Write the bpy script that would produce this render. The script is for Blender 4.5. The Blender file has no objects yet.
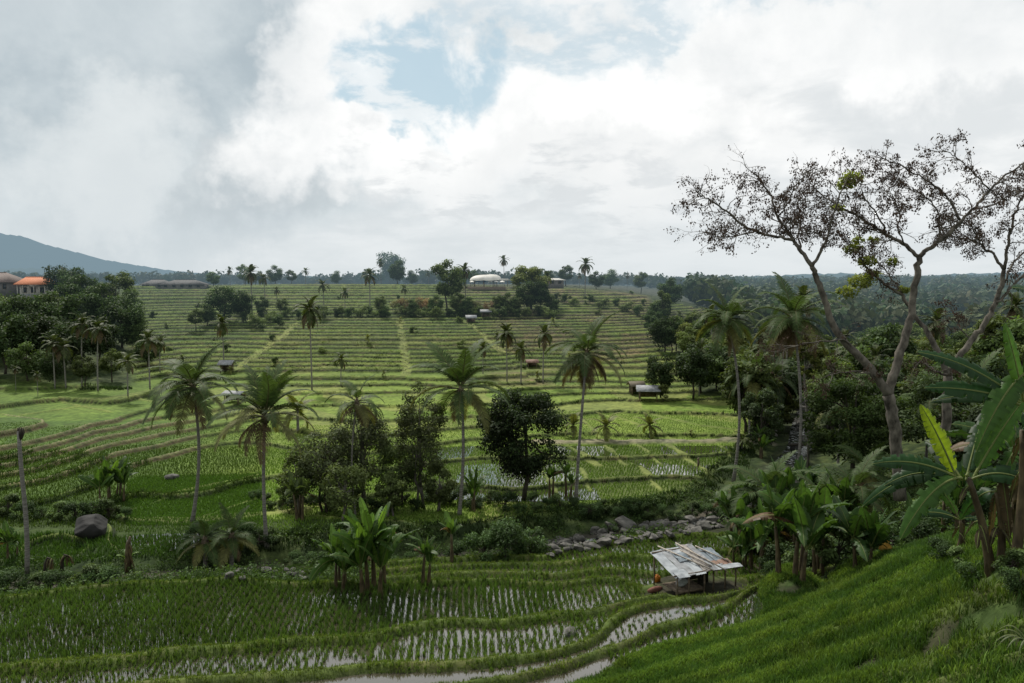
import bpy, math
import numpy as np
from mathutils import Vector, Matrix
rng = np.random.default_rng(7)
scn = bpy.context.scene
COL = scn.collection
R = math.radians
sin, cos, pi = math.sin, math.cos, math.pi

# ------------------------------------------------------------------ camera
FOC, CX, CY, PITCH = 796.4, 512.0, 341.5, R(4.2)
cam_d = bpy.data.cameras.new('camera'); cam_d.lens = 28.0; cam_d.sensor_width = 36.0
cam_d.clip_start = 0.1; cam_d.clip_end = 20000
cam = bpy.data.objects.new('camera', cam_d); COL.objects.link(cam)
cam.rotation_euler = (R(90) - PITCH, 0, 0); scn.camera = cam
scn.view_settings.view_transform = 'Standard'; scn.view_settings.look = 'None'
scn.view_settings.exposure = 0; scn.view_settings.gamma = 1
scn.cycles.use_denoising = True
scn.cycles.max_bounces = 4; scn.cycles.diffuse_bounces = 2; scn.cycles.glossy_bounces = 2
scn.cycles.transmission_bounces = 3; scn.cycles.transparent_max_bounces = 4
scn.cycles.caustics_reflective = False; scn.cycles.caustics_refractive = False
scn.render.film_transparent = False

def ray(px, py):
    a = (px - CX) / FOC; b = (CY - py) / FOC
    return np.array([a, cos(PITCH) + b * sin(PITCH), -sin(PITCH) + b * cos(PITCH)])
def at_z(px, py, z):
    d = ray(px, py); return d * (z / d[2])
def at_y(px, py, Y):
    d = ray(px, py); return d * (Y / d[1])
def proj(X, Y, Z):
    f = Y * cos(PITCH) - Z * sin(PITCH); u = Y * sin(PITCH) + Z * cos(PITCH)
    f = np.maximum(f, 1e-3)
    return CX + FOC * X / f, CY - FOC * u / f

def sst(a, b, x):
    t = np.clip((x - a) / (b - a + 1e-12), 0, 1); return t * t * (3 - 2 * t)

# value noise (2-D), vectorised
_perm = np.random.default_rng(3).random((256, 256))
def vnoise(x, y):
    xi = np.floor(x).astype(int); yi = np.floor(y).astype(int)
    fx = x - xi; fy = y - yi
    fx = fx * fx * (3 - 2 * fx); fy = fy * fy * (3 - 2 * fy)
    a = _perm[xi & 255, yi & 255]; b = _perm[(xi + 1) & 255, yi & 255]
    c = _perm[xi & 255, (yi + 1) & 255]; d = _perm[(xi + 1) & 255, (yi + 1) & 255]
    return (a * (1 - fx) + b * fx) * (1 - fy) + (c * (1 - fx) + d * fx) * fy
def fbm(x, y, o=4):
    s = 0; a = .5
    for i in range(o):
        s = s + a * vnoise(x * 2 ** i + 17 * i, y * 2 ** i + 5 * i); a *= .5
    return s / (1 - .5 ** o)

# ------------------------------------------------------------------ mesh helpers
def build(name, V, F, mat, parent=None, col=None, smooth=False, loc=None):
    """one mesh object; F is a list of (m,k) index arrays."""
    V = np.asarray(V, dtype=np.float32)
    if not isinstance(F, list): F = [F]
    F = [np.asarray(f, dtype=np.int32) for f in F if len(f)]
    me = bpy.data.meshes.new(name)
    me.vertices.add(len(V)); me.vertices.foreach_set('co', V.ravel())
    nl = sum(f.size for f in F); nf = sum(len(f) for f in F)
    me.loops.add(nl); me.polygons.add(nf)
    me.loops.foreach_set('vertex_index', np.concatenate([f.ravel() for f in F]))
    tot = np.concatenate([np.full(len(f), f.shape[1], dtype=np.int32) for f in F])
    st = np.concatenate([[0], np.cumsum(tot)[:-1]]).astype(np.int32)
    me.polygons.foreach_set('loop_start', st)
    if smooth: me.polygons.foreach_set('use_smooth', np.ones(nf, dtype=bool))
    if col is not None:
        ca = me.color_attributes.new('Col', 'FLOAT_COLOR', 'POINT')
        c = np.ones((len(V), 4), dtype=np.float32); c[:, :3] = col
        ca.data.foreach_set('color', c.ravel())
    me.update(calc_edges=True); me.validate()
    if mat: me.materials.append(mat)
    o = bpy.data.objects.new(name, me); COL.objects.link(o)
    if parent: o.parent = parent
    if loc is not None: o.location = loc
    return o
def share(name, me, parent=None, loc=None, rot=None, scale=None):
    o = bpy.data.objects.new(name, me); COL.objects.link(o)
    if parent: o.parent = parent
    if loc is not None: o.location = loc
    if rot is not None: o.rotation_euler = rot
    if scale is not None: o.scale = scale if hasattr(scale, '__len__') else (scale,) * 3
    return o
def tag(o, label=None, cat=None, group=None, kind=None):
    if label: o['label'] = label
    if cat: o['category'] = cat
    if group: o['group'] = group
    if kind: o['kind'] = kind
    return o
def thing(name, label, cat, loc, rz=0, s=1, group=None):
    o = bpy.data.objects.new(name, None); COL.objects.link(o)
    o.empty_display_size = .3
    o.location = loc; o.rotation_euler = (0, 0, rz)
    o.scale = (s, s, s) if not hasattr(s, '__len__') else s
    return tag(o, label, cat, group)
KIDS = {}
def dup(root, label, loc, rz=0, s=1, group=None):
    r = root.copy(); COL.objects.link(r); r.location = loc; r.rotation_euler = (0, 0, rz)
    r.scale = (s, s, s) if not hasattr(s, '__len__') else s
    r['label'] = label
    if 'group' in r: del r['group']
    if group: r['group'] = group
    if root.name not in KIDS:
        KIDS[root.name] = [(c, list(c.children)) for c in root.children]
    for c, gs in KIDS[root.name]:
        n = c.copy(); COL.objects.link(n); n.parent = r
        for g in gs:
            m = g.copy(); COL.objects.link(m); m.parent = n
    return r

class MB:
    """collects geometry for one mesh."""
    def __init__(s): s.V = []; s.Q = []; s.T = []; s.C = []; s.n = 0
    def add(s, V, Q=None, T=None, col=(1, 1, 1)):
        V = np.asarray(V, float); n = len(V)
        if Q is not None and len(Q): s.Q.append(np.asarray(Q) + s.n)
        if T is not None and len(T): s.T.append(np.asarray(T) + s.n)
        c = np.empty((n, 3)); c[:] = col
        s.V.append(V); s.C.append(c); s.n += n
    def tube(s, P, r, k=6, col=(1, 1, 1), cap=True):
        P = np.asarray(P, float); n = len(P); r = np.broadcast_to(r, (n,))
        T = np.gradient(P, axis=0); T /= np.linalg.norm(T, axis=1)[:, None] + 1e-9
        ref = np.array([0, 0, 1.]) if abs(T[:, 2]).mean() < .8 else np.array([1., 0, 0])
        A = np.cross(T, ref); A /= np.linalg.norm(A, axis=1)[:, None] + 1e-9
        B = np.cross(T, A)
        th = np.arange(k) * 2 * pi / k
        V = P[:, None] + r[:, None, None] * (A[:, None] * np.cos(th)[None, :, None] + B[:, None] * np.sin(th)[None, :, None])
        i = np.arange(n - 1)[:, None] * k; j = np.arange(k)[None]; j2 = (j + 1) % k
        Q = np.stack([i + j, i + j2, i + k + j2, i + k + j], -1).reshape(-1, 4)
        V = V.reshape(-1, 3); Tt = None
        if cap:
            V = np.vstack([V, P[0], P[-1]]); a = n * k
            Tt = [(a, (q + 1) % k, q) for q in range(k)] + [(a + 1, (n - 1) * k + q, (n - 1) * k + (q + 1) % k) for q in range(k)]
        s.add(V, Q, Tt, col)
    def box(s, c, d, rot=None, col=(1, 1, 1)):
        d = np.asarray(d, float) / 2
        V = np.array([(x, y, z) for x in (-1, 1) for y in (-1, 1) for z in (-1, 1)], float) * d
        if rot is not None: V = V @ np.array(rot).T
        s.add(V + np.asarray(c), [(0, 1, 3, 2), (4, 6, 7, 5), (0, 4, 5, 1), (2, 3, 7, 6), (0, 2, 6, 4), (1, 5, 7, 3)], None, col)
    def build(s, name, mat, parent=None, smooth=False, loc=None):
        F = []
        if s.Q: F.append(np.vstack(s.Q))
        if s.T: F.append(np.vstack(s.T))
        return build(name, np.vstack(s.V), F, mat, parent, np.vstack(s.C), smooth, loc)

def rotz(a): c, s_ = cos(a), sin(a); return np.array([[c, -s_, 0], [s_, c, 0], [0, 0, 1]])
def rotx(a): c, s_ = cos(a), sin(a); return np.array([[1, 0, 0], [0, c, -s_], [0, s_, c]])
def roty(a): c, s_ = cos(a), sin(a); return np.array([[c, 0, s_], [0, 1, 0], [-s_, 0, c]])

# ------------------------------------------------------------------ materials
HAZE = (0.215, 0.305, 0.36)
def new_mat(name):
    m = bpy.data.materials.new(name); m.use_nodes = True
    m.cycles.emission_sampling = 'NONE'
    nt = m.node_tree; nt.nodes.clear(); return m, nt
def N(nt, t, **kw):
    n = nt.nodes.new(t)
    for k, v in kw.items():
        if k.startswith('_'): setattr(n, k[1:], v)
        else: n.inputs[k.replace('__', ' ')].default_value = v
    return n
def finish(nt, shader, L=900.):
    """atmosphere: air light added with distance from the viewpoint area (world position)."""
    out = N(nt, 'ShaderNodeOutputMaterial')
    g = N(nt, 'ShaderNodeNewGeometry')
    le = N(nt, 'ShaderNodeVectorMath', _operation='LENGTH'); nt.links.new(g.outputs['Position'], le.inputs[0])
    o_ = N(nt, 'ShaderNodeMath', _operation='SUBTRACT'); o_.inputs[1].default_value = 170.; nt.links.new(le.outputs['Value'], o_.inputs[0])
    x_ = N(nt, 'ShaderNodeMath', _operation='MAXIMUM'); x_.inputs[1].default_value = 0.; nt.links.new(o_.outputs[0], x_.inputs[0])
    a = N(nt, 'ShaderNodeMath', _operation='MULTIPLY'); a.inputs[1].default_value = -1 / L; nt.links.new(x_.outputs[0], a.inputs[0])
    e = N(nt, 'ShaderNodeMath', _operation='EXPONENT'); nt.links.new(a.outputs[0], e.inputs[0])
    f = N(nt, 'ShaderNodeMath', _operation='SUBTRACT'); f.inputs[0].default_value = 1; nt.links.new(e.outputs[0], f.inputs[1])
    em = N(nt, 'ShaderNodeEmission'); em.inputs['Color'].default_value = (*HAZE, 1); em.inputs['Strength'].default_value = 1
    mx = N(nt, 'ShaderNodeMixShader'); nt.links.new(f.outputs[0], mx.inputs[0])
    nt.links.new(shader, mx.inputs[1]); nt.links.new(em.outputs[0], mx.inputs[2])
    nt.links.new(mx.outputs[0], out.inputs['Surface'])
def mulcol(nt, a, b):
    m = N(nt, 'ShaderNodeMix', _data_type='RGBA', _blend_type='MULTIPLY'); m.inputs[0].default_value = 1
    for s_, v in ((6, a), (7, b)):
        if isinstance(v, tuple): m.inputs[s_].default_value = (*v, 1)
        else: nt.links.new(v, m.inputs[s_])
    return m.outputs[2]
def noise_ramp(nt, scale, lo, hi, detail=4, coord='Object', dist=0.):
    tc = N(nt, 'ShaderNodeTexCoord')
    n = N(nt, 'ShaderNodeTexNoise'); n.inputs['Scale'].default_value = scale; n.inputs['Detail'].default_value = detail
    n.inputs['Distortion'].default_value = dist
    nt.links.new(tc.outputs[coord], n.inputs['Vector'])
    r = N(nt, 'ShaderNodeValToRGB'); r.color_ramp.elements[0].position = .3; r.color_ramp.elements[1].position = .7
    r.color_ramp.elements[0].color = (*lo, 1); r.color_ramp.elements[1].color = (*hi, 1)
    nt.links.new(n.outputs['Fac'], r.inputs[0]); return r.outputs[0], n.outputs['Fac']
def leaf_mat(name, tint=(1, 1, 1), trans=.3, rough=.65, var=.35, spec=.18):
    m, nt = new_mat(name)
    at = N(nt, 'ShaderNodeAttribute'); at.attribute_name = 'Col'
    oi = N(nt, 'ShaderNodeObjectInfo')
    mr = N(nt, 'ShaderNodeMapRange'); mr.inputs[3].default_value = 1 - var; mr.inputs[4].default_value = 1 + var
    nt.links.new(oi.outputs['Random'], mr.inputs[0])
    c = mulcol(nt, at.outputs['Color'], mr.outputs[0]); c = mulcol(nt, c, tint)
    p = N(nt, 'ShaderNodeBsdfPrincipled'); p.inputs['Roughness'].default_value = rough; p.inputs['Specular IOR Level'].default_value = spec
    nt.links.new(c, p.inputs['Base Color'])
    t = N(nt, 'ShaderNodeBsdfTranslucent'); c2 = mulcol(nt, c, (1.25, 1.25, .6)); nt.links.new(c2, t.inputs['Color'])
    mx = N(nt, 'ShaderNodeMixShader'); mx.inputs[0].default_value = trans
    nt.links.new(p.outputs[0], mx.inputs[1]); nt.links.new(t.outputs[0], mx.inputs[2])
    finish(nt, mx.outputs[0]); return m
def surf_mat(name, lo, hi, scale=3., rough=.8, bump=.3, metal=0., useattr=False, detail=6, spec=.3, dist=0., stretch=None):
    m, nt = new_mat(name)
    c, f = noise_ramp(nt, scale, lo, hi, detail, dist=dist)
    if stretch:
        tc = [n for n in nt.nodes if n.type == 'TEX_COORD'][0]; no = [n for n in nt.nodes if n.type == 'TEX_NOISE'][0]
        mp = N(nt, 'ShaderNodeMapping'); mp.inputs['Scale'].default_value = stretch
        nt.links.new(tc.outputs['Object'], mp.inputs[0]); nt.links.new(mp.outputs[0], no.inputs['Vector'])
    if useattr:
        at = N(nt, 'ShaderNodeAttribute'); at.attribute_name = 'Col'; c = mulcol(nt, c, at.outputs['Color'])
    p = N(nt, 'ShaderNodeBsdfPrincipled'); p.inputs['Roughness'].default_value = rough; p.inputs['Metallic'].default_value = metal
    p.inputs['Specular IOR Level'].default_value = spec
    nt.links.new(c, p.inputs['Base Color'])
    if bump:
        b = N(nt, 'ShaderNodeBump'); b.inputs['Strength'].default_value = bump; b.inputs['Distance'].default_value = .1
        nt.links.new(f, b.inputs['Height']); nt.links.new(b.outputs[0], p.inputs['Normal'])
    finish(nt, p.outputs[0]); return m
M = {}
M['leaf'] = leaf_mat('broad_leaves', tint=(1.65, 1.6, 1.5))
M['palm'] = leaf_mat('palm_leaves', trans=.25, rough=.6, var=.15, spec=.2)
M['banana'] = leaf_mat('banana_leaves', trans=.35, rough=.5, var=.12, spec=.25)
M['grass'] = leaf_mat('grass_blades', trans=.3, rough=.5, var=0)
M['rice'] = leaf_mat('rice_blades', trans=.3, rough=.5, var=0)
M['far'] = leaf_mat('far_leaves', trans=.15, rough=.7, var=.2)
M['dry'] = leaf_mat('dry_leaves', trans=.2, rough=.8, var=.2, spec=.1)
M['bark'] = surf_mat('grey_bark', (.045, .04, .034), (.2, .185, .16), 3.5, .9, .5, detail=9, stretch=(1, 1, .35))
M['palebark'] = surf_mat('pale_mottled_bark', (.028, .024, .019), (.18, .16, .13), 3., .9, .6, detail=10, stretch=(1, 1, .6))
M['palmbark'] = surf_mat('palm_bark', (.09, .085, .075), (.26, .245, .22), 2.2, .9, .4, stretch=(.6, .6, 7))
M['darkbark'] = surf_mat('dark_bark', (.02, .017, .013), (.07, .06, .045), 3., .9, .4)
M['stem'] = surf_mat('banana_stem', (.03, .02, .012), (.13, .10, .05), 3., .6, .4, stretch=(2, 2, .7))
M['rock'] = surf_mat('river_rock', (.022, .022, .019), (.17, .162, .145), 2.6, .85, .5, detail=10)
M['darkrock'] = surf_mat('dark_rock', (.007, .007, .007), (.05, .049, .046), 1.6, .85, .6, detail=10)
M['wood'] = surf_mat('weathered_wood', (.06, .045, .03), (.22, .17, .12), 4., .85, .3, stretch=(1, 1, 1))
M['bamboo'] = surf_mat('pale_bamboo', (.25, .21, .17), (.5, .45, .38), 5., .6, .2)
M['pod'] = surf_mat('dry_pods', (.035, .022, .014), (.10, .060, .038), 1.5, .8, 0)
# ------------------------------------------------------------------ terrain base surface
CP = []   # (X, Y, h)
def cp(z, *pts):
    for p in pts:
        v = at_z(p[0], p[1], z); CP.append((v[0], v[1], z))
# foreground field edges
cp(-18.7, (-60, 611), (0, 604), (35, 600), (88, 592), (141, 587), (229, 583), (352, 588), (420, 586), (500, 584), (590, 584), (619, 584), (634, 589), (643, 593))
cp(-18.1, (-60, 680), (0, 673), (60, 668), (141, 661), (247, 649), (360, 641), (500, 626), (560, 618), (590, 616), (616, 609), (636, 604), (660, 601), (708, 597), (780, 587), (840, 574))
cp(-19.1, (370, 582), (430, 578), (500, 576), (560, 577), (652, 575), (700, 568), (760, 560))
cp(-19.5, (430, 570), (518, 566), (589, 560), (652, 558), (720, 553), (780, 548))
cp(-19.9, (539, 558), (570, 551), (610, 543), (649, 539), (700, 537), (760, 533))
cp(-17.5, (-60, 715), (0, 706), (105, 693), (250, 680), (360, 671), (500, 662), (560, 654), (589, 643), (600, 630), (615, 619), (634, 612), (678, 604), (740, 597), (780, 591))
cp(-16.9, (100, 722), (360, 700), (500, 683), (560, 670), (595, 657), (634, 641), (678, 624), (738, 601), (800, 585), (850, 569))
cp(-16.3, (500, 705), (600, 675), (680, 640), (760, 612), (830, 589))
cp(-15.7, (600, 690), (700, 650), (780, 617)); cp(-14.7, (744, 654)); cp(-13.7, (744, 690)); cp(-12.4, (850, 622)); cp(-10.8, (850, 690))
cp(-13.5, (884, 572)); cp(-10.8, (972, 538)); cp(-7.7, (990, 571)); cp(-8.0, (1024, 687)); cp(-7.0, (1040, 577)); cp(-10.2, (940, 602)); cp(-9.4, (940, 653))
for p in [(0, 0, -1.75), (0, 5, -4.2), (0, 10, -7), (0, 20, -12.5), (-10, 5, -5), (-20, 20, -13.5), (-15, 30, -16.8), (5, 5, -4), (8, 10, -6.6), (12, 14, -7.6), (15, 5, -3.5), (15, 12, -6.),
          (22, 20, -7.5), (30, 30, -9), (-40, 20, -13), (-60, 35, -17), (30, 5, -1.5), (-20, 0, -2), (20, -8, 0), (-20, -8, 0), (50, 40, -8)]: CP.append(p)
# behind the right slope
cp(-15.6, (790, 574), (840, 566)); cp(-17.5, (900, 545)); cp(-14.5, (990, 528)); cp(-14, (1060, 522)); cp(-17, (1000, 465), (1080, 460)); cp(-16, (1000, 405), (1100, 400)); cp(-19.5, (900, 470)); cp(-19, (900, 425))
# near bank of the gorge left
cp(-19.8, (100, 577)); cp(-20.6, (100, 562), (30, 566), (-50, 570)); cp(-20.8, (170, 560))
# basin beyond the river
cp(-21.2, (128, 517), (156, 521), (206, 520), (261, 513)); cp(-20.6, (90, 528), (20, 530), (-60, 535)); cp(-21, (140, 545), (60, 548))
cp(-20.8, (167, 495), (206, 491), (236, 480), (261, 477))
S0 = -18.15
for k, L in enumerate([[(-60, 462), (0, 450), (42, 441), (83, 430), (119, 421)],
          [(-60, 472), (0, 460), (28, 453), (92, 434), (131, 425)],
          [(-60, 479), (0, 467), (47, 456), (83, 446), (125, 435), (164, 426)],
          [(-60, 488), (0, 477), (42, 469), (83, 456), (125, 443), (189, 431)],
          [(0, 489), (56, 478), (111, 457), (153, 448), (195, 438), (242, 431)],
          [(0, 507), (42, 503), (100, 485), (156, 460), (195, 450), (245, 443)]]):
    cp(S0 - .45 * k, *L)
cp(-17.4, (20, 400), (100, 398), (-80, 402)); cp(-17.9, (200, 400)); cp(-18.1, (60, 412), (160, 408))
cp(-21.5, (600, 499), (660, 494), (700, 492), (450, 503)); cp(-21.05, (600, 470), (700, 468), (830, 474), (500, 474)); cp(-20.6, (600, 446), (700, 444), (480, 446))
cp(-20.15, (560, 424), (640, 424), (700, 424), (750, 428)); cp(-19.6, (620, 402), (700, 402), (740, 402)); cp(-19.2, (500, 408)); cp(-18.9, (560, 392)); cp(-19.2, (640, 396))
cp(-20, (340, 440)); cp(-19, (300, 405), (400, 405)); cp(-21.3, (330, 500), (280, 505)); cp(-20.8, (370, 470))
# hill foot and slopes
cp(-18.4, (300, 390), (400, 388), (480, 388), (220, 391)); cp(-17.5, (150, 390)); cp(-16.8, (60, 388), (-60, 388))
def cpd(*pts):
    for px, py, Y in pts:
        v = at_y(px, py, Y); CP.append(tuple(v))
cpd((200, 355, 165), (300, 355, 166), (400, 355, 166), (480, 355, 168), (540, 358, 168), (620, 366, 160),
    (200, 320, 200), (300, 319, 201), (400, 319, 202), (480, 319, 203), (560, 321, 205), (630, 326, 205),
    (200, 302, 225), (300, 301, 226), (400, 302, 228), (500, 303, 230), (580, 303, 232), (640, 306, 232),
    (150, 291, 245), (250, 289, 250), (350, 289, 252), (450, 289, 255), (550, 291, 258), (620, 295, 258), (690, 306, 260),
    (60, 330, 165), (60, 300, 190), (60, 289, 215), (-80, 325, 165), (-80, 295, 195), (-200, 300, 200), (150, 330, 185),
    (690, 345, 190), (690, 325, 225), (760, 345, 205), (850, 342, 223), (850, 400, 129), (850, 425, 112), (930, 345, 223), (1050, 345, 210), (1150, 380, 140),
    (760, 315, 330), (850, 312, 353), (950, 310, 353), (1050, 310, 353), (760, 294, 560), (850, 291, 568), (950, 291, 568), (1100, 291, 568), (700, 292, 480),
    (60, 286, 330), (250, 286, 330), (450, 286, 330), (-150, 286, 330), (600, 287, 360),
    (60, 285, 600), (250, 285, 600), (450, 285, 600), (600, 285, 600), (-200, 285, 600), (-450, 286, 600), (1400, 288, 600))
for x in (-1200, -500, 0, 500, 1200): CP.append((x, 1000., -3.)); CP.append((x, 2000., -4.))
CPA = np.array(CP)
def uv(X, Y): return X / (Y + 22.), np.log(Y + 22.)
cu, cv = uv(CPA[:, 0], CPA[:, 1]); cu = cu * 1.6
def tk(d2): return .5 * d2 * np.log(d2 + 1e-9)
n = len(CPA)
# residual against a smooth trend in z, relaxed spline
A = np.zeros((n + 3, n + 3)); D2 = (cu[:, None] - cu) ** 2 + (cv[:, None] - cv) ** 2
A[:n, :n] = tk(D2) + np.eye(n) * 2e-5; A[:n, n] = 1; A[:n, n + 1] = cu; A[:n, n + 2] = cv; A[n:, :n] = A[:n, n:].T
W = np.linalg.solve(A, np.concatenate([CPA[:, 2], [0, 0, 0]]))
NU, NV = 520, 1000
U0, U1, V0, V1 = -1.25, 1.25, math.log(12.), math.log(2100.)
gu = np.linspace(U0, U1, NU); gv = np.linspace(V0, V1, NV)
HG = np.zeros((NV, NU))
for j0 in range(0, NV, 50):
    gg = gv[j0:j0 + 50]
    d2 = (gu[None, :, None] * 1.6 - cu) ** 2 + (gg[:, None, None] - cv) ** 2
    HG[j0:j0 + 50] = tk(d2) @ W[:n] + W[n] + W[n + 1] * gu[None] * 1.6 + W[n + 2] * gg[:, None]
HG = np.minimum(HG, 2)
YG = np.exp(gv)[:, None] - 22 + 0 * gu[None]; XG = gu[None] * (YG + 22)
hv, hu = np.gradient(HG, gv[1] - gv[0], gu[1] - gu[0])
r_ = YG + 22
hX = hu / r_; hY = hv / r_ - hu * gu[None] / r_
GG = np.sqrt(hX ** 2 + hY ** 2)
def bil(G, X, Y):
    u, v = uv(X, np.maximum(Y, -9.9))
    a = np.clip((u - U0) / (U1 - U0) * (NU - 1), 0, NU - 1.001); b = np.clip((v - V0) / (V1 - V0) * (NV - 1), 0, NV - 1.001)
    i = a.astype(int); j = b.astype(int); a = a - i; b = b - j
    return (G[j, i] * (1 - a) + G[j, i + 1] * a) * (1 - b) + (G[j + 1, i] * (1 - a) + G[j + 1, i + 1] * a) * b

# ledges of the near slope: a second field whose whole numbers are the ledge edges
def ground(px, py, ymin=8, ymax=900):
    d = ray(px, py)
    Ys = np.exp(np.linspace(math.log(ymin), math.log(ymax), 2500)); X = d[0] * Ys / d[1]; Z = d[2] * Ys / d[1]
    h = bil(HG, X, Ys); k = np.argmax(h > Z)
    if not (h > Z).any(): k = -1
    return np.array([X[k], Ys[k]])
QP = []
for q, L in enumerate([[(560, 676), (640, 660), (700, 643), (756, 628), (827, 594), (879, 571)], [(600, 690), (679, 668), (756, 645), (827, 616), (889, 588), (930, 565)], [(640, 700), (756, 666), (827, 640), (889, 615), (960, 588)],
                       [(746, 686), (827, 660), (909, 637), (1024, 604)], [(853, 686), (909, 663), (960, 650), (1024, 634)], [(940, 692), (1024, 664)], [(1024, 696)]]):
    for p in L: g_ = ground(*p); QP.append((g_[0], g_[1], float(q)))
QP = np.array(QP); nq = len(QP); A = np.zeros((nq + 3, nq + 3)); D2 = (QP[:, None, 0] - QP[:, 0]) ** 2 + (QP[:, None, 1] - QP[:, 1]) ** 2
A[:nq, :nq] = tk(D2) + np.eye(nq) * 3.; A[:nq, nq] = 1; A[:nq, nq + 1] = QP[:, 0]; A[:nq, nq + 2] = QP[:, 1]; A[nq:, :nq] = A[:nq, nq:].T
WQ = np.linalg.solve(A, np.concatenate([QP[:, 2], [0, 0, 0]]))
def qfield(X, Y):
    X = np.clip(X, -5, 40); Y = np.clip(Y, 5, 60); out = np.empty(X.size); x = X.ravel(); y = Y.ravel()
    for i in range(0, x.size, 60000):
        d2 = (x[i:i + 60000, None] - QP[:, 0]) ** 2 + (y[i:i + 60000, None] - QP[:, 1]) ** 2
        out[i:i + 60000] = tk(d2) @ WQ[:nq] + WQ[nq] + WQ[nq + 1] * x[i:i + 60000] + WQ[nq + 2] * y[i:i + 60000]
    return out.reshape(X.shape)
# river
RP = np.array([at_z(*p) for p in [(812, 398, -19.6), (808, 412, -20.2), (802, 428, -20.7), (800, 448, -21.2), (775, 480, -21.8), (745, 508, -22.2), (700, 524, -22.4), (650, 532, -22.5), (600, 541, -22.6),
      (550, 553, -22.7), (480, 563, -22.8), (400, 569, -22.8), (320, 573, -22.6), (260, 577, -22.2), (180, 583, -21.7), (80, 591, -21.4), (-60, 597, -21.3), (-300, 605, -21.3)]])
def seg_dist(X, Y, P, Z=None):
    best = np.full(X.shape, 1e9); zz = np.zeros(X.shape); side = np.zeros(X.shape)
    for k in range(len(P) - 1):
        ax, ay = P[k][:2]; bx, by = P[k + 1][:2]; dx, dy = bx - ax, by - ay; L2 = dx * dx + dy * dy
        t = np.clip(((X - ax) * dx + (Y - ay) * dy) / L2, 0, 1)
        d = np.hypot(X - ax - t * dx, Y - ay - t * dy)
        m = d < best
        best = np.where(m, d, best)
        if Z is not None: zz = np.where(m, Z[k] * (1 - t) + Z[k + 1] * t, zz)
        side = np.where(m, (dx * (Y - ay) - dy * (X - ax)), side)
    return best, zz, side
nearT = np.array([-40, -19.9, -19.5, -19.1, -18.7, -18.1, -17.5, -16.9, -16.3, 9.])
farT = np.array([-40.] + [-21.75 + .45 * k for k in range(9)] + list(-18.15 + np.cumsum(np.random.default_rng(12).uniform(.42, .86, 36))))
# field dividers, roads and paths (pixel polylines laid on the ground)
def ground(px, py, ymin=8, ymax=900):
    d = ray(px, py)
    Ys = np.exp(np.linspace(math.log(ymin), math.log(ymax), 2500)); X = d[0] * Ys / d[1]; Z = d[2] * Ys / d[1]
    h = bil(HG, X, Ys); k = np.argmax(h > Z)
    if not (h > Z).any(): k = -1
    return np.array([X[k], Ys[k]])
BUND = []
for w_, pl in [(.5, [(605, 446), (625, 465)]), (.5, [(639, 446), (662, 465)]), (.5, [(668, 445), (698, 466)]), (.5, [(568, 447), (598, 465)]), (.5, [(720, 446), (745, 468)]),
               (.45, [(578, 416), (600, 437)]), (.45, [(615, 400), (631, 408), (700, 426), (745, 432)]), (.45, [(560, 402), (620, 418), (660, 434), (680, 441)]), (.4, [(655, 402), (700, 412), (745, 418)]),
               (.45, [(500, 430), (520, 446)]), (.4, [(200, 520), (262, 498)]), (.4, [(128, 512), (166, 497), (262, 476)]),
               (.4, [(580, 466), (590, 490)]), (.4, [(640, 467), (662, 492)]), (.4, [(700, 468), (730, 490)]), (.4, [(540, 470), (560, 496)]),
               (.4, [(60, 400), (110, 412)]), (.4, [(130, 396), (190, 412), (240, 415)]), (.4, [(20, 415), (100, 402), (180, 396)]), (.4, [(300, 398), (380, 420)]), (.4, [(240, 412), (330, 400), (420, 394)]), (.4, [(430, 400), (520, 425)])]:
    BUND.append((w_, np.array([ground(*p) for p in pl])))
ROAD = [(1.3, np.array([ground(*p) for p in [(540, 443), (600, 443), (700, 442), (770, 440)]])),
        (1.0, np.array([ground(*p) for p in [(232, 372), (262, 352), (285, 336), (297, 323)]])),
        (.9, np.array([ground(*p) for p in [(400, 322), (402, 340), (405, 358), (407, 378)]])),
        (1.0, np.array([ground(*p) for p in [(463, 320), (478, 333), (492, 346), (503, 355)]])),
        (1.1, np.array([ground(*p) for p in [(265, 309), (255, 318), (250, 322)]])),
        (1.0, np.array([ground(*p) for p in [(128, 520), (180, 523), (262, 516), (300, 512)]]))]

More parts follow.
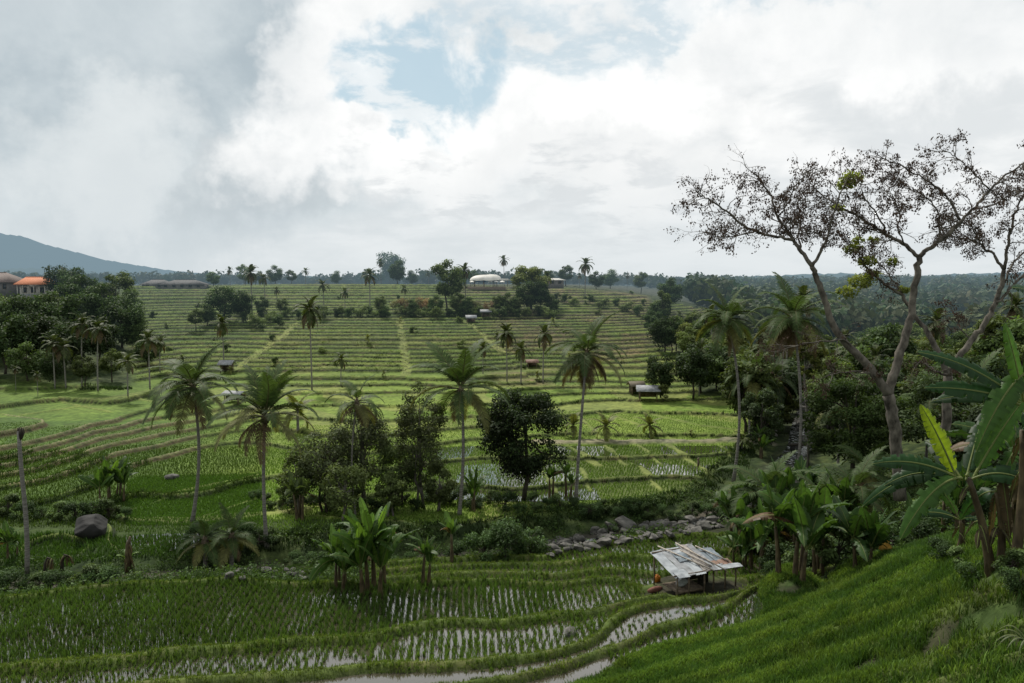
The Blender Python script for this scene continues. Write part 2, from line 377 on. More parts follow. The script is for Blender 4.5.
def terrain(X, Y):
    X = np.asarray(X, float); Y = np.asarray(Y, float)
    h0 = bil(HG, X, Y); g = np.maximum(bil(GG, X, Y), .012)
    far_w = sst(120, 170, Y)
    warp = (fbm(X * .35, Y * .35, 3) - .5) * (.10 + .25 * far_w) * np.clip(g * 6, .15, 1.) + (fbm(X * .06, Y * .06, 2) - .5) * .9 * far_w + np.where(h0 > -16.2, (fbm(X * .22 + 5, Y * .22, 3) - .5) * .7, 0) * (1 - sst(45, 60, Y))
    px, py = proj(X, Y, h0)
    s1 = sst(-3, 3, px - (297 - (py - 323) * 1.33)); s2 = sst(-3, 3, px - (402 + (py - 322) * .09)); s3 = sst(-3, 3, px - (463 + (py - 320) * 1.15))
    warp = warp + (s1 * .22 + s2 * .27 - s3 * .35) * sst(135, 150, Y)
    h = h0 + warp
    D, zr, side = seg_dist(X, Y, RP, RP[:, 2])
    near = side > 0                     # river runs right-to-left, near side is on its left
    px, py = proj(X, Y, h0)
    def cls(T):
        i = np.clip(np.searchsorted(T, h, side='right'), 1, len(T) - 1)
        return i, T[i - 1], T[i]
    ia, la, ua = cls(nearT); ib, lb, ub = cls(farT)
    idx = np.where(near, ia, ib + 100); lo = np.where(near, la, lb); up = np.where(near, ua, ub)
    up = np.where(up > 5, lo + .6, up); lo_ = np.where(lo < -30, up - .5, lo)
    on_s = near & (h0 > -16.6) & (Y < 62)
    qv = qfield(X, Y) + (fbm(X * .45, Y * .45, 3) - .5) * .35 if on_s.any() else np.zeros_like(h0)
    lev = (lo_ + up) / 2
    dl = (h - lo) / g; du = (up - h) / g
    tread_w = (up - lo_) / g
    wr = np.minimum(np.where(near, .32, .28 + .8 * far_w), tread_w * np.where(near, .2, .36))
    lw = np.minimum(np.where(near, .95, .32 + .45 * far_w), tread_w * .3); lh = np.where(near, .30, .14 + .05 * far_w)
    sl = 1 - sst(0, 1, dl / wr); su = 1 - sst(0, 1, du / wr)
    sl = np.where(lo < -30, 0, sl)
    z = lev - (lev - lo_) * sl + (up - lev) * su
    t = (dl - wr * .6) / lw
    bump = np.where((t > 0) & (t < 1), np.sin(np.clip(t, 0, 1) * pi), 0) * np.where(lo < -30, 0, 1)
    z = z + lh * bump
    riser = np.maximum(sl, su) * 1.0; lip = np.sqrt(np.clip(bump, 0, 1)) * (1 - riser * .5)
    # near slope: tilted ledges following the second field
    ms = sst(-16.35, -16.15, h0) * on_s; fq_ = qv - np.floor(qv)
    zs = h0 + .75 * np.where(fq_ < .16, fq_ / .16 - .5, .5 - (fq_ - .16) / .84) + .10 * np.sin(np.clip((fq_ - .13) / .2, 0, 1) * pi)
    z = z * (1 - ms) + zs * ms
    riser = riser * (1 - ms) + ms * np.maximum(sst(.18, .10, fq_), sst(.96, 1., fq_)); lip = lip * (1 - ms) + ms * np.sin(np.clip((fq_ - .13) / .25, 0, 1) * pi)
    idx = np.where(ms > .5, 50 + np.floor(qv), idx)
    # masks
    m = np.ones_like(h)
    m *= sst(5.0, 7.5, D)
    m *= np.where(near & (h < -18.78) & (px < 372), 0, 1.)
    m *= np.where(~near & (h < -21.75) , 0, 1.)
    m *= 1 - sst(258, 285, Y)
    m *= 1 - sst(0, 14, 134 - px + (fbm(Y * .05, X * .05) - .5) * 30) * sst(125, 135, Y)       # wood on the left
    vr = sst(0, 10, px - (660 + np.clip(py - 330, -60, 80) * .55)) * sst(105, 118, Y) * (1 - sst(-10, 0, px - 1300))
    vr *= 1 - ((px > 660) & (px < 716) & (Y > 200) & (Y < 255))
    m *= 1 - np.where((px > 690) & (Y < 200) & (py > 396) & (py < 440) & (px < 765), 0, vr)
    m *= 1 - sst(12.5, 15, X - (Y - 26) * .0) * sst(29, 34, Y) * (Y < 100) * (~near | (Y < 100)) * (px > 800) * (py < 566)
    rough_g = (fbm(X * .5, Y * .5, 4) - .5)
    z = np.where(m < 1, z * m + (h0 + rough_g * np.where(near, .7, 1.0)) * (1 - m), z)
    bund = np.zeros_like(h); road = np.zeros_like(h)
    for w_, P in BUND:
        d, _, _ = seg_dist(X, Y, P); d = d + (fbm(X * .4, Y * .4, 2) - .5) * .8; k = 1 - sst(w_ * .35, w_ * .8, d); bund = np.maximum(bund, k)
    z = z + .16 * bund * (1 - lip)
    for w_, P in ROAD:
        d, _, _ = seg_dist(X, Y, P); d = d + (fbm(X * .5, Y * .5, 3) - .5) * 1.8; k = 1 - sst(w_ * .6, w_, d); road = np.maximum(road, k)
    z = z * (1 - road) + (h0 + .25) * road
    # hut platform
    hd = np.hypot(X - HUT[0], (Y - HUT[1]) * 1.15); hp = 1 - sst(2.2, 3.8, hd); z = z * (1 - hp) + HUTZ * hp
    rv = 1 - sst(2.2, 6.5, D + (fbm(X * .3, Y * .3, 3) - .5) * 2.5)
    z = z * (1 - rv) + np.minimum(z, zr + rough_g * .6) * rv
    z = z + (vnoise(X * 2.3, Y * 2.3) - .5) * .05 * np.maximum(riser, lip)
    return z, dict(h=h, g=g, idx=idx, riser=riser * m, lip=lip * m, m=m, bund=bund, road=road, rv=rv, near=near, px=px, py=py, lev=lev, D=D, hp=hp, tw=tread_w, dl=dl, du=du, wr=wr)
HUT = at_z(697, 586, -18.0)[:2]; HUTZ = -18.0
def gz(X, Y): return float(terrain(np.array([X]), np.array([Y]))[0][0])
def on(px, py, **k):
    """world point where the sight line to (px,py) meets the ground"""
    p = ground(px, py, **k); d = ray(px, py); Ys = p[1] * np.linspace(.86, 1.3, 260); X = d[0] * Ys / d[1]; Z = d[2] * Ys / d[1]
    z = terrain(X, Ys)[0]; hit = z > Z; i = int(np.argmax(hit)) if hit.any() else int(np.argmin(np.abs(z - Z))); return (X[i], Ys[i], float(z[i]))
def onY(px, Y):
    d = ray(px, 341.5); X = d[0] * Y / d[1]; return (X, Y, gz(X, Y))

# ------------------------------------------------------------------ terrain mesh
rows = list(np.linspace(-9.5, 8, 26)[:-1]); y = 8.
while y < 290: rows.append(y); y += max(.07, .0030 * y) if y < 130 else .0026 * y
while y < 9000: rows.append(y); y *= 1.022
rows = np.array(rows)
cols = np.concatenate([np.linspace(-1.24, -.72, 50)[:-1], np.linspace(-.72, .72, 860), np.linspace(.72, 1.24, 50)[1:]])
# columns follow the bearing from the slope the photographer stands on
def fan(rows, cols):
    Y = rows[:, None] + 0 * cols[None]; Xn = cols[None] * (Y + np.clip(22 * (1 - Y / 60), 0, 22) )
    return Xn, Y
XM, YM = fan(rows, cols)
ZM = np.zeros_like(XM); info = {}
ch = 120
for j in range(0, len(rows), ch):
    z, d = terrain(XM[j:j + ch], YM[j:j + ch]); ZM[j:j + ch] = z
    for k in d: info.setdefault(k, []).append(d[k])
info = {k: np.concatenate(v) for k, v in info.items()}
farflat = sst(1500, 2000, YM); ZM = ZM * (1 - farflat) + (-5) * farflat
def hashv(i, s=0.): return np.modf(np.abs(np.sin(i * 12.9898 + s) * 43758.5453))[0]
I = info; hid = hashv(I['idx'] + 37 * np.floor(fbm(XM * .03, YM * .03, 2) * 9))
px, py = I['px'], I['py']
def mixc(c, c2, w): return c * (1 - w[..., None]) + np.asarray(c2) * w[..., None]
nz = fbm(XM * .9, YM * .9, 4); nz2 = fbm(XM * .12, YM * .12, 3)
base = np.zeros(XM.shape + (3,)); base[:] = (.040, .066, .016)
# basin and sunlit terraces: rice greens
mid = (~I['near']) & (YM > 70)
base[mid] = (.15, .21, .04)
base = mixc(base, (.12, .20, .032), np.where(mid, hid * .9, 0))
base = mixc(base, (.20, .22, .07), np.where(mid & (hid > .7), .7, 0.))
hill = sst(138, 146, YM) * mid
base = mixc(base, (.125, .18, .036), hill * .8)
varw = fbm(XM * .02 + 4, YM * .045, 3)
base = mixc(base, (.21, .22, .07), hill * sst(.55, .75, varw) * .6)
base = mixc(base, (.06, .11, .025), hill * sst(.45, .3, varw) * .6)
base = mixc(base, (.19, .155, .08), hill * sst(.45, .7, nz2) * sst(470, 520, px) * .9)
base = mixc(base, (.15, .13, .06), hill * sst(.55, .8, hid) * .35)
base = mixc(base, (.15, .115, .07), hill * sst(.0, 30, px - 470 - (py - 320) * 1.1) * sst(362, 340, py) * sst(.25, .55, nz2) * .75)
leftw = sst(300, 120, px) * mid
base = mixc(base, (.055, .105, .024), leftw * np.where(py > 420, .85, .5))
base = mixc(base, (.035, .06, .018), ((~I['near']) & (px < 195) & (py > 536) & (py < 574)) * 1.)
base[(mid) & (px > 128) & (px < 262) & (py > 478) & (py < 522)] = (.07, .135, .024)
wet = ((~I['near']) & (py > 446) & (py < 500) & (px > 420) & (px < 900)); base = mixc(base, (.075, .10, .035), wet * .8)
# under-water mud and grass in front, colours darkened to stand in for cloud shade
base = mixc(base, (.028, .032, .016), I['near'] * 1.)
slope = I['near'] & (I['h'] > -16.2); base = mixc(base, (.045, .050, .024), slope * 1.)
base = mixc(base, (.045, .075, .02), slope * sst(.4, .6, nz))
# lips, risers
lipc = np.where(I['near'][..., None], (.085, .125, .03), (.15, .20, .052)); 
lipc = mixc(lipc, (.10, .10, .042), sst(.45, .75, nz) * .7)
brownL = ((~I['near']) & (py > 418) & (py < 486)) * sst(212, 185, px + (nz - .5) * 30) * sst(.25, .4, nz + .1)
lipc = mixc(lipc, (.20, .185, .11), brownL)
base = base * (1 - I['lip'][..., None] * .9) + lipc * I['lip'][..., None] * .9
bw = np.maximum(I['bund'], 0); base = mixc(base, (.17, .20, .06), bw * .7)
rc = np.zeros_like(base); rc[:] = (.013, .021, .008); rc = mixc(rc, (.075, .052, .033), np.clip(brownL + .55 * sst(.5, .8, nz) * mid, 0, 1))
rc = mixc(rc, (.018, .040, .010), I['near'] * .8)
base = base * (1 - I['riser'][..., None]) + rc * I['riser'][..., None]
# unterraced ground
wild = (1 - I['m']) * np.where((~I['near']) & (px < 195) & (py > 536) & (py < 572), .3, 1.); wc = np.zeros_like(base); wc[:] = (.026, .044, .014); wc = mixc(wc, (.055, .075, .025), sst(.45, .7, nz)); 
wc = mixc(wc, (.05, .055, .035), sst(200, 400, YM)); base = mixc(base, (0, 0, 0), wild) + wc * wild[..., None]
base = mixc(base, (.20, .22, .08), I['road'] * .55); 
base = mixc(base, (.20, .18, .14), I['road'] * ((py > 436) & (py < 446)) * .8)
base = mixc(base, (.075, .068, .055), I['rv'] * sst(3.2, 2.0, I['D']) * np.where(YM > 84, .25, 1.))
base = mixc(base, (.045, .04, .028), sst(.75, 1., I['hp'] + (nz - .5) * .5) * .75)
base *= (.75 + .5 * nz)[..., None]
m_, nt = new_mat('terraced_ground')
at_ = N(nt, 'ShaderNodeAttribute'); at_.attribute_name = 'Col'
c1, f1 = noise_ramp(nt, 1.6, (.6, .62, .6), (1.35, 1.3, 1.25), 8, 'Object')
c2, f2 = noise_ramp(nt, .11, (.75, .8, .8), (1.2, 1.15, 1.1), 4, 'Object')
c = mulcol(nt, mulcol(nt, at_.outputs['Color'], c1), c2)
p = N(nt, 'ShaderNodeBsdfPrincipled'); p.inputs['Roughness'].default_value = .9; p.inputs['Specular IOR Level'].default_value = .15
nt.links.new(c, p.inputs['Base Color'])
b = N(nt, 'ShaderNodeBump'); b.inputs['Strength'].default_value = .7; b.inputs['Distance'].default_value = .25
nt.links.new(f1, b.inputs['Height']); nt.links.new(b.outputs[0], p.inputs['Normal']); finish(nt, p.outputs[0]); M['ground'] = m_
nr, nc = XM.shape
ii = (np.arange(nr - 1)[:, None] * nc + np.arange(nc - 1)[None]); QF = np.stack([ii, ii + 1, ii + nc + 1, ii + nc], -1).reshape(-1, 4)
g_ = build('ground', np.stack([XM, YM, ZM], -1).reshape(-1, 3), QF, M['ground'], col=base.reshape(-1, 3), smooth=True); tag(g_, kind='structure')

# ------------------------------------------------------------------ paddy water
m_, nt = new_mat('still_water')
p = N(nt, 'ShaderNodeBsdfPrincipled'); p.inputs['Base Color'].default_value = (.06, .052, .036, 1); p.inputs['Roughness'].default_value = .06; p.inputs['Specular IOR Level'].default_value = .8
tc = N(nt, 'ShaderNodeTexCoord'); no = N(nt, 'ShaderNodeTexNoise'); no.inputs['Scale'].default_value = 4; nt.links.new(tc.outputs['Object'], no.inputs['Vector'])
b = N(nt, 'ShaderNodeBump'); b.inputs['Strength'].default_value = .05; b.inputs['Distance'].default_value = .05; nt.links.new(no.outputs[0], b.inputs['Height']); nt.links.new(b.outputs[0], p.inputs['Normal'])
lw_ = N(nt, 'ShaderNodeLayerWeight'); lw_.inputs['Blend'].default_value = .42; gl = N(nt, 'ShaderNodeBsdfGlossy'); gl.inputs['Roughness'].default_value = .08; nt.links.new(b.outputs[0], gl.inputs['Normal'])
mw = N(nt, 'ShaderNodeMixShader'); nt.links.new(lw_.outputs['Fresnel'], mw.inputs[0]); nt.links.new(p.outputs[0], mw.inputs[1]); nt.links.new(gl.outputs[0], mw.inputs[2])
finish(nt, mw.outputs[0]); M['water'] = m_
hI = I['h']; nearI = I['near']
pond = nearI & (hI > -19.9) & (hI < -16.35) & (YM < 66) & (px > -200) & (I['m'] > .95)
pond &= ~((px > 640) & (hI > -18.7) & (hI < -18.1)) & (I['tw'] > .9)
wetm = (~nearI) & (py > 446) & (py < 500) & (px > 430) & (px < 880) & (hid > .35) & (I['m'] > .95)
wetm |= (~nearI) & (py > 535) & (py < 552) & (px > 125) & (px < 200)
wat = (pond | wetm) & (I['dl'] > I['wr']) & (I['hp'] < .05) & (I['bund'] < .3) & (I['road'] < .1) & (I['rv'] < .05)
wz = I['lev'] + np.where(nearI, .035, .03)
okf = wat[:-1, :-1] & wat[1:, :-1] & wat[:-1, 1:] & wat[1:, 1:]
same = (I['idx'][:-1, :-1] == I['idx'][1:, 1:]) & (I['idx'][1:, :-1] == I['idx'][:-1, 1:]) & (I['idx'][:-1, :-1] == I['idx'][1:, :-1])
fq = ii[okf & same]; fq = np.stack([fq, fq + 1, fq + nc + 1, fq + nc], -1)
us, inv = np.unique(fq.ravel(), return_inverse=True)
w_ = build('water', np.stack([XM, YM, wz], -1).reshape(-1, 3)[us], inv.reshape(-1, 4), M['water'], smooth=True); tag(w_, kind='structure')
# river: shallow water between the stones
d_ = np.gradient(RP[:, :2], axis=0); d_ /= np.linalg.norm(d_, axis=1)[:, None]; nrm = np.stack([-d_[:, 1], d_[:, 0]], 1)
t_ = np.linspace(0, len(RP) - 1, 90); Pi = np.stack([np.interp(t_, range(len(RP)), RP[:, k]) for k in range(3)], 1); Ni = np.stack([np.interp(t_, range(len(RP)), nrm[:, k]) for k in range(2)], 1)
V = []; 
for s_ in (-1, -.33, .33, 1): V.append(np.column_stack([Pi[:, 0] + Ni[:, 0] * s_ * np.interp(Pi[:, 1], [75, 95], [.7, 1.5]), Pi[:, 1] + Ni[:, 1] * s_ * np.interp(Pi[:, 1], [75, 95], [.7, 1.5]), Pi[:, 2] + .10]))
V = np.stack(V, 1).reshape(-1, 3); i_ = np.arange(89)[:, None] * 4 + np.arange(3)[None]
m_, nt = new_mat('running_water'); c, f = noise_ramp(nt, 2.2, (.03, .032, .028), (.55, .57, .56), 8); 
for n_ in nt.nodes:
    if n_.type == 'VALTORGB': n_.color_ramp.elements[0].position = .5; n_.color_ramp.elements[1].position = .68
p = N(nt, 'ShaderNodeBsdfPrincipled'); p.inputs['Roughness'].default_value = .15; at = N(nt, 'ShaderNodeAttribute'); at.attribute_name = 'Col'; c = mulcol(nt, c, at.outputs['Color']); nt.links.new(c, p.inputs['Base Color'])
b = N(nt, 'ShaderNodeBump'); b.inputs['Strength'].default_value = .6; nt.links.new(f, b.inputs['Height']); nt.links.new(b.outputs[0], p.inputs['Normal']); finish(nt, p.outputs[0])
o = build('river', V, np.stack([i_, i_ + 1, i_ + 5, i_ + 4], -1).reshape(-1, 4), m_, smooth=True, col=np.repeat(np.clip((V[:, 1:2] - 86) / 10, .12, 1), 3, 1)); tag(o, kind='structure')

# ------------------------------------------------------------------ blades (rice, grass)
def blades(name, X, Y, Z, k, hgt, wid, spread, lean, cols, mat, rs):
    """k bent blades per clump, one mesh"""
    n = len(X); r = np.random.default_rng(rs); m = n * k
    bx = np.repeat(X, k) + r.normal(0, 1, m) * np.repeat(spread, k); by = np.repeat(Y, k) + r.normal(0, 1, m) * np.repeat(spread, k); bz = np.repeat(Z, k) - .03
    a = r.uniform(0, 2 * pi, m); H = np.repeat(hgt, k) * r.uniform(.55, 1.1, m); ln = H * lean * r.uniform(.2, 1.2, m)
    w = np.repeat(wid, k) * r.uniform(.7, 1.2, m); dx, dy = np.cos(a), np.sin(a); fa = r.uniform(0, 2 * pi, m); sx, sy = np.cos(fa) * w / 2, np.sin(fa) * w / 2
    V = np.empty((m, 5, 3))
    V[:, 0] = np.column_stack([bx - sx, by - sy, bz]); V[:, 1] = np.column_stack([bx + sx, by + sy, bz])
    V[:, 2] = np.column_stack([bx + dx * ln * .35 + sx * .9, by + dy * ln * .35 + sy * .9, bz + H * .62]); V[:, 3] = np.column_stack([bx + dx * ln * .35 - sx * .9, by + dy * ln * .35 - sy * .9, bz + H * .62])
    V[:, 4] = np.column_stack([bx + dx * ln, by + dy * ln, bz + H])
    i0 = np.arange(m) * 5
    Q = np.stack([i0, i0 + 1, i0 + 2, i0 + 3], -1); T = np.stack([i0 + 3, i0 + 2, i0 + 4], -1)
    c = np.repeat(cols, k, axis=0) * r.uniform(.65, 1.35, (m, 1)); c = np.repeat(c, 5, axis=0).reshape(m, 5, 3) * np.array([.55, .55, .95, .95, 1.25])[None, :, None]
    o = build(name, V.reshape(-1, 3), [Q, T], mat, col=c.reshape(-1, 3))
    return o
def scatter_rows(x0, x1, y0, y1, sx, sy, ang=0., jit=.03, rs=1):
    r = np.random.default_rng(rs)
    cx_, cy_ = (x0 + x1) / 2, (y0 + y1) / 2; h = math.hypot(x1 - x0, y1 - y0) / 2
    a, b_ = np.meshgrid(np.arange(-h, h, sx), np.arange(-h, h, sy)); a = a.ravel() + r.normal(0, jit, a.size); b_ = b_.ravel() + r.normal(0, jit, b_.size)
    X = cx_ + a * cos(ang) - b_ * sin(ang); Y = cy_ + a * sin(ang) + b_ * cos(ang)
    k = (X > x0) & (X < x1) & (Y > y0) & (Y < y1); return X[k], Y[k]
# front paddies, planted in rows
X, Y = scatter_rows(-36, 22, 34, 66, .36, .2, R(2), .05, 5); X = X + .5 * np.sin(Y * .35 + 1) * .4
z, d = terrain(X, Y); h = d['h']
k = d['near'] & (h > -19.9) & (h < -16.3) & (d['riser'] < .15) & (d['dl'] > d['wr'] + .45) & (d['m'] > .9) & (d['hp'] < .05) & (d['px'] > -40) & (d['px'] < 1100) & (d['rv'] < .05)
den = np.where((h > -18.7) & (h < -18.1), .97, .9); k &= rng.random(len(X)) < den
gap = fbm(X * .35, Y * .5, 3); k &= ~((gap > .82) & (h > -18.1))
k &= ~((h > -17.5) & (h < -16.9) & (rng.random(len(X)) < .4))
big = (h[k] > -18.7) & (h[k] < -18.1) & (d['px'][k] < 560)
c = np.where(big[:, None], (.070, .128, .024), (.100, .17, .032)) * (.7 + .6 * fbm(X[k] * .3, Y[k] * .3, 3))[:, None]  # front rice greens toned down, cloud shade put into the colour
nb = np.where(big, 1., .85)
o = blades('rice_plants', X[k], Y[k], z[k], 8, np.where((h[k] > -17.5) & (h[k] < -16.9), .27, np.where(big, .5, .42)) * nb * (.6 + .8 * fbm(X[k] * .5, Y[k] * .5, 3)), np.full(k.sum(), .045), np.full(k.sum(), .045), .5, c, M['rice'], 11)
tag(o, 'young green rice, colour darkened as under cloud, standing in rows in the flooded front paddies', 'rice', kind='stuff')
# basin paddies across the river
X, Y = scatter_rows(-72, 60, 66, 122, .34, .24, R(-14), .05, 6)
z, d = terrain(X, Y); h = d['h']
k = (~d['near']) & (d['riser'] < .15) & (d['lip'] < .3) & (d['m'] > .9) & (d['px'] > -30) & (d['px'] < 900) & (d['bund'] < .3) & (d['road'] < .2) & (d['rv'] < .05) & (d['py'] < 545)
g2 = fbm(X * .12, Y * .12, 3)
k &= (rng.random(len(X)) < np.where(d['py'] > 446, .95, .7)) & ~((d['py'] < 425) & (d['px'] < 420))
hid2 = hashv(d['idx'][k] + 37 * np.floor(fbm(X[k] * .03, Y[k] * .03, 2) * 9))
c = np.array([(.135, .235, .036)]) * (.75 + .5 * g2[k])[:, None] * np.where(hid2 > .5, 1.15, .85)[:, None]
c = np.where(((d['px'][k] > 128) & (d['px'][k] < 262) & (d['py'][k] > 478))[:, None], (.08, .155, .026), c)
c = c * np.where(d['px'][k] < 260, np.where(d['py'][k] > 420, .55, .75), 1.)[:, None] * np.where(((d['px'][k] > 128) & (d['px'][k] < 262) & (d['py'][k] > 478)), 1.5, 1.)[:, None]
c = np.where((d['py'][k] < 446)[:, None], c * 1.05, c)
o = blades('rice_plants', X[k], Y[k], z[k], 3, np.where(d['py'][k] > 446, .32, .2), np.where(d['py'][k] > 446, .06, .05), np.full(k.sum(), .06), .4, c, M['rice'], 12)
tag(o, 'bright green rice planted in rows in the valley paddies across the river', 'rice', kind='stuff')
# grass: banks, bunds and the near slope on the right
def grass(name, n, x0, x1, y0, y1, rule, k_, hg, wd, sp, lean, colf, rs, label, cat='grass', pw=1.):
    r = np.random.default_rng(rs); X = r.uniform(x0, x1, n); Y = y0 + (y1 - y0) * r.random(n) ** pw
    z, d = terrain(X, Y); k = rule(X, Y, d) & (d['px'] > -60) & (d['px'] < 1090) & (d['py'] < 730); X, Y, z = X[k], Y[k], z[k]; d = {a: b for a, b in d.items()}
    dd = {a: (b[k] if hasattr(b, 'shape') and b.shape == k.shape else b) for a, b in d.items()}
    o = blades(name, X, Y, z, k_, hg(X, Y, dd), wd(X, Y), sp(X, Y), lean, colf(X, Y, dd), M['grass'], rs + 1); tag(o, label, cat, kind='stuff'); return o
one = lambda v: (lambda X, Y, *a: np.full(len(X), v))
def gcol(X, Y, d):
    a = fbm(X * .9, Y * .9, 3)[:, None]; l = d['lip'][:, None]
    return (np.array([(.06, .11, .02)]) * (1 - l) + np.array([(.15, .21, .042)]) * l) * (.6 + .8 * a)
grass('grass', 150000, -40, 34, 30, 66, lambda X, Y, d: d['near'] & ((d['lip'] > .12) | (d['riser'] > .3) | (d['m'] < .9)) & (d['hp'] < .3) & (d['rv'] < .4), 5,
      lambda X, Y, d: .08 + .14 * fbm(X * .7, Y * .7), lambda X, Y: .03 + 0 * X, one(.07), .7, gcol, 21, 'short grass covering the earth bunds between the front paddies')
def slopecol(X, Y, d):
    a = fbm(X * .5, Y * .5, 3)[:, None]; b = fbm(X * 2.5 + 9, Y * 2.5, 2)[:, None]
    c = np.array([(.060, .120, .022)]) * (.6 + .8 * a); c = c * (.8 + .6 * fbm(X * .15, Y * .15 + 7, 2)[:, None]); c = c + np.array([(.045, .05, .012)]) * (b > .6)  # slope greens also toned down in place of cloud shade
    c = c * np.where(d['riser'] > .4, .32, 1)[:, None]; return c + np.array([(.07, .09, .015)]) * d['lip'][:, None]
grass('grass', 150000, 1, 30, 11, 42, lambda X, Y, d: d['near'] & (d['h'] > -16.2) & (d['py'] > 500) & ((d['lip'] > .1) | (d['riser'] > .1) | (fbm(X * .5, Y * .5, 3) > .37)) , 7,
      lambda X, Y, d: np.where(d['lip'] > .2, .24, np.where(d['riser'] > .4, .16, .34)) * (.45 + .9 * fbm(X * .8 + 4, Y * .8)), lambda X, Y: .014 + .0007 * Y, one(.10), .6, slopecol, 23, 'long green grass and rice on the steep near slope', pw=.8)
X, Y = scatter_rows(-40, -17, 68, 88, .19, .17, R(-14), .05, 8)
z, d = terrain(X, Y); k = (~d['near']) & (d['px'] > 126) & (d['px'] < 264) & (d['py'] > 476) & (d['riser'] < .2) & (d['m'] > .9) & (d['lip'] < .3)
o = blades('rice_plants', X[k], Y[k], z[k], 3, np.full(k.sum(), .24), np.full(k.sum(), .06), np.full(k.sum(), .06), .4, np.tile([(.075, .155, .026)], (k.sum(), 1)), M['rice'], 13)
tag(o, 'thick vivid green rice filling the paddy behind the leftmost big palm', 'rice', kind='stuff')
grass('grass', 26000, -62, -18, 66, 90, lambda X, Y, d: (~d['near']) & ((d['riser'] > .1) | (d['lip'] > .1)) & (d['py'] > 452) & (d['py'] < 520) & (d['px'] < 262), 6,
      lambda X, Y, d: .12 + .5 * fbm(X * .5, Y * .5) ** 1.5, lambda X, Y: .08 + 0 * X, one(.2), .8, lambda X, Y, d: np.array([(.06, .105, .022)]) * (.5 + fbm(X * .4, Y * .4)[:, None]), 29,
      'tall grass overgrowing the curved terrace edges on the left bank')
X, Y = scatter_rows(-56, -20, 53, 70, .34, .22, R(-6), .05, 9)
z, d = terrain(X, Y); k = (~d['near']) & (d['px'] > -10) & (d['px'] < 192) & (d['py'] > 536 + .0 * X) & (d['py'] < 570) & (d['rv'] < .5)
o = blades('rice_plants', X[k], Y[k], z[k], 6, np.full(k.sum(), .42), np.full(k.sum(), .055), np.full(k.sum(), .06), .5, np.tile([(.055, .115, .02)], (k.sum(), 1)), M['rice'], 14)
tag(o, 'dark green rice in the low paddy below the huge boulder', 'rice', kind='stuff')
# rough grass over the unterraced banks beyond the river
grass('grass', 60000, -70, 70, 62, 130, lambda X, Y, d: (~d['near']) & ((d['m'] < .9) | (d['riser'] > .6)) & ~((d['px'] < 260) & (d['m'] > .9)) & (d['px'] < 900) & (d['rv'] < .6), 5,
      lambda X, Y, d: .3 + .3 * fbm(X * .5, Y * .5), lambda X, Y: .09 + 0 * X, one(.18), .8, lambda X, Y, d: (np.array([(.13, .19, .04)]) * d['lip'][:, None] + np.array([(.026, .05, .012)]) * (1 - d['lip'][:, None])) * (.5 + fbm(X * .4, Y * .4)[:, None]), 25,
      'rough grass along the far bank and between the valley paddies')

grass('grass', 120000, -125, 95, 128, 262, lambda X, Y, d: ((d['lip'] > .7) | (d['riser'] > .4)) & (d['m'] > .5) & (d['px'] < 760), 4,
      lambda X, Y, d: .05 + .3 * fbm(X * .4, Y * .4) ** 3, lambda X, Y: .2 + 0 * X, one(.45), .6, lambda X, Y, d: (np.array([(.15, .205, .042)]) * d['lip'][:, None] + np.array([(.016, .027, .008)]) * (1 - d['lip'][:, None])) * (.55 + .9 * fbm(X * .3, Y * .3)[:, None]), 27,
      'tufts of grass along the edges of the hillside terraces')

# ------------------------------------------------------------------ foliage generators
def leafcloud(r, C, rad, n, size, base, outward=.5, light=1.35, dark=.55, flat=.8, aspect=.5, droop=0.):
    """n leaf-shaped quads over lobes C (m,3) with radii rad; returns V, Q, col"""
    C = np.asarray(C, float); m = len(C); rad = np.broadcast_to(rad, (m,))
    w = rad ** 2; L = r.choice(m, n, p=w / w.sum())
    dirs = r.normal(size=(n, 3)); dirs[:, 2] += .25; dirs /= np.linalg.norm(dirs, axis=1)[:, None]
    rr = rad[L] * (1 - .6 * r.random(n) ** 1.4) * (1 + .2 * np.abs(r.normal(size=n))); P = C[L] + dirs * rr[:, None] * np.array([1, 1, flat])
    nr_ = r.normal(size=(n, 3)); nr_ = nr_ / np.linalg.norm(nr_, axis=1)[:, None] * (1 - outward) + dirs * outward + np.array([0, 0, .25]); nr_ /= np.linalg.norm(nr_, axis=1)[:, None]
    t = np.cross(nr_, r.normal(size=(n, 3))); t /= np.linalg.norm(t, axis=1)[:, None]; t[:, 2] -= droop; b = np.cross(nr_, t)
    s = size * r.uniform(.6, 1.4, n)[:, None]
    V = np.stack([P - t * s * .5, P + b * s * aspect * .5 + t * s * .05, P + t * s * .5 - nr_ * s * .12, P - b * s * aspect * .5 + t * s * .05], 1).reshape(-1, 3)
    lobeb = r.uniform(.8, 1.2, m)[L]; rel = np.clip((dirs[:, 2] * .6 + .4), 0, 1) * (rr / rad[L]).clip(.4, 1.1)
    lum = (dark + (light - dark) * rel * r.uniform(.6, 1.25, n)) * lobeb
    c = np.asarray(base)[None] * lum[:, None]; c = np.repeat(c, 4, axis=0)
    return V, np.arange(4 * n).reshape(-1, 4), c
def ellobes(r, n, a, b, zc, zr, lo=.28, hi=.5, shape=None):
    """lobe centres filling an ellipsoid of half widths a,b and half height zr around zc"""
    out = []; rad = []
    while len(out) < n:
        p = r.uniform(-1, 1, 3)
        if np.dot(p, p) > 1: continue
        p = p / max(np.linalg.norm(p), .3) * (np.linalg.norm(p) ** .5) * .78
        sc = shape(p[2]) if shape else 1.
        out.append((p[0] * a * sc, p[1] * b * sc, zc + p[2] * zr)); rad.append(r.uniform(lo, hi) * (a + b) / 2 * (.6 + .4 * sc))
    return np.array(out), np.array(rad)
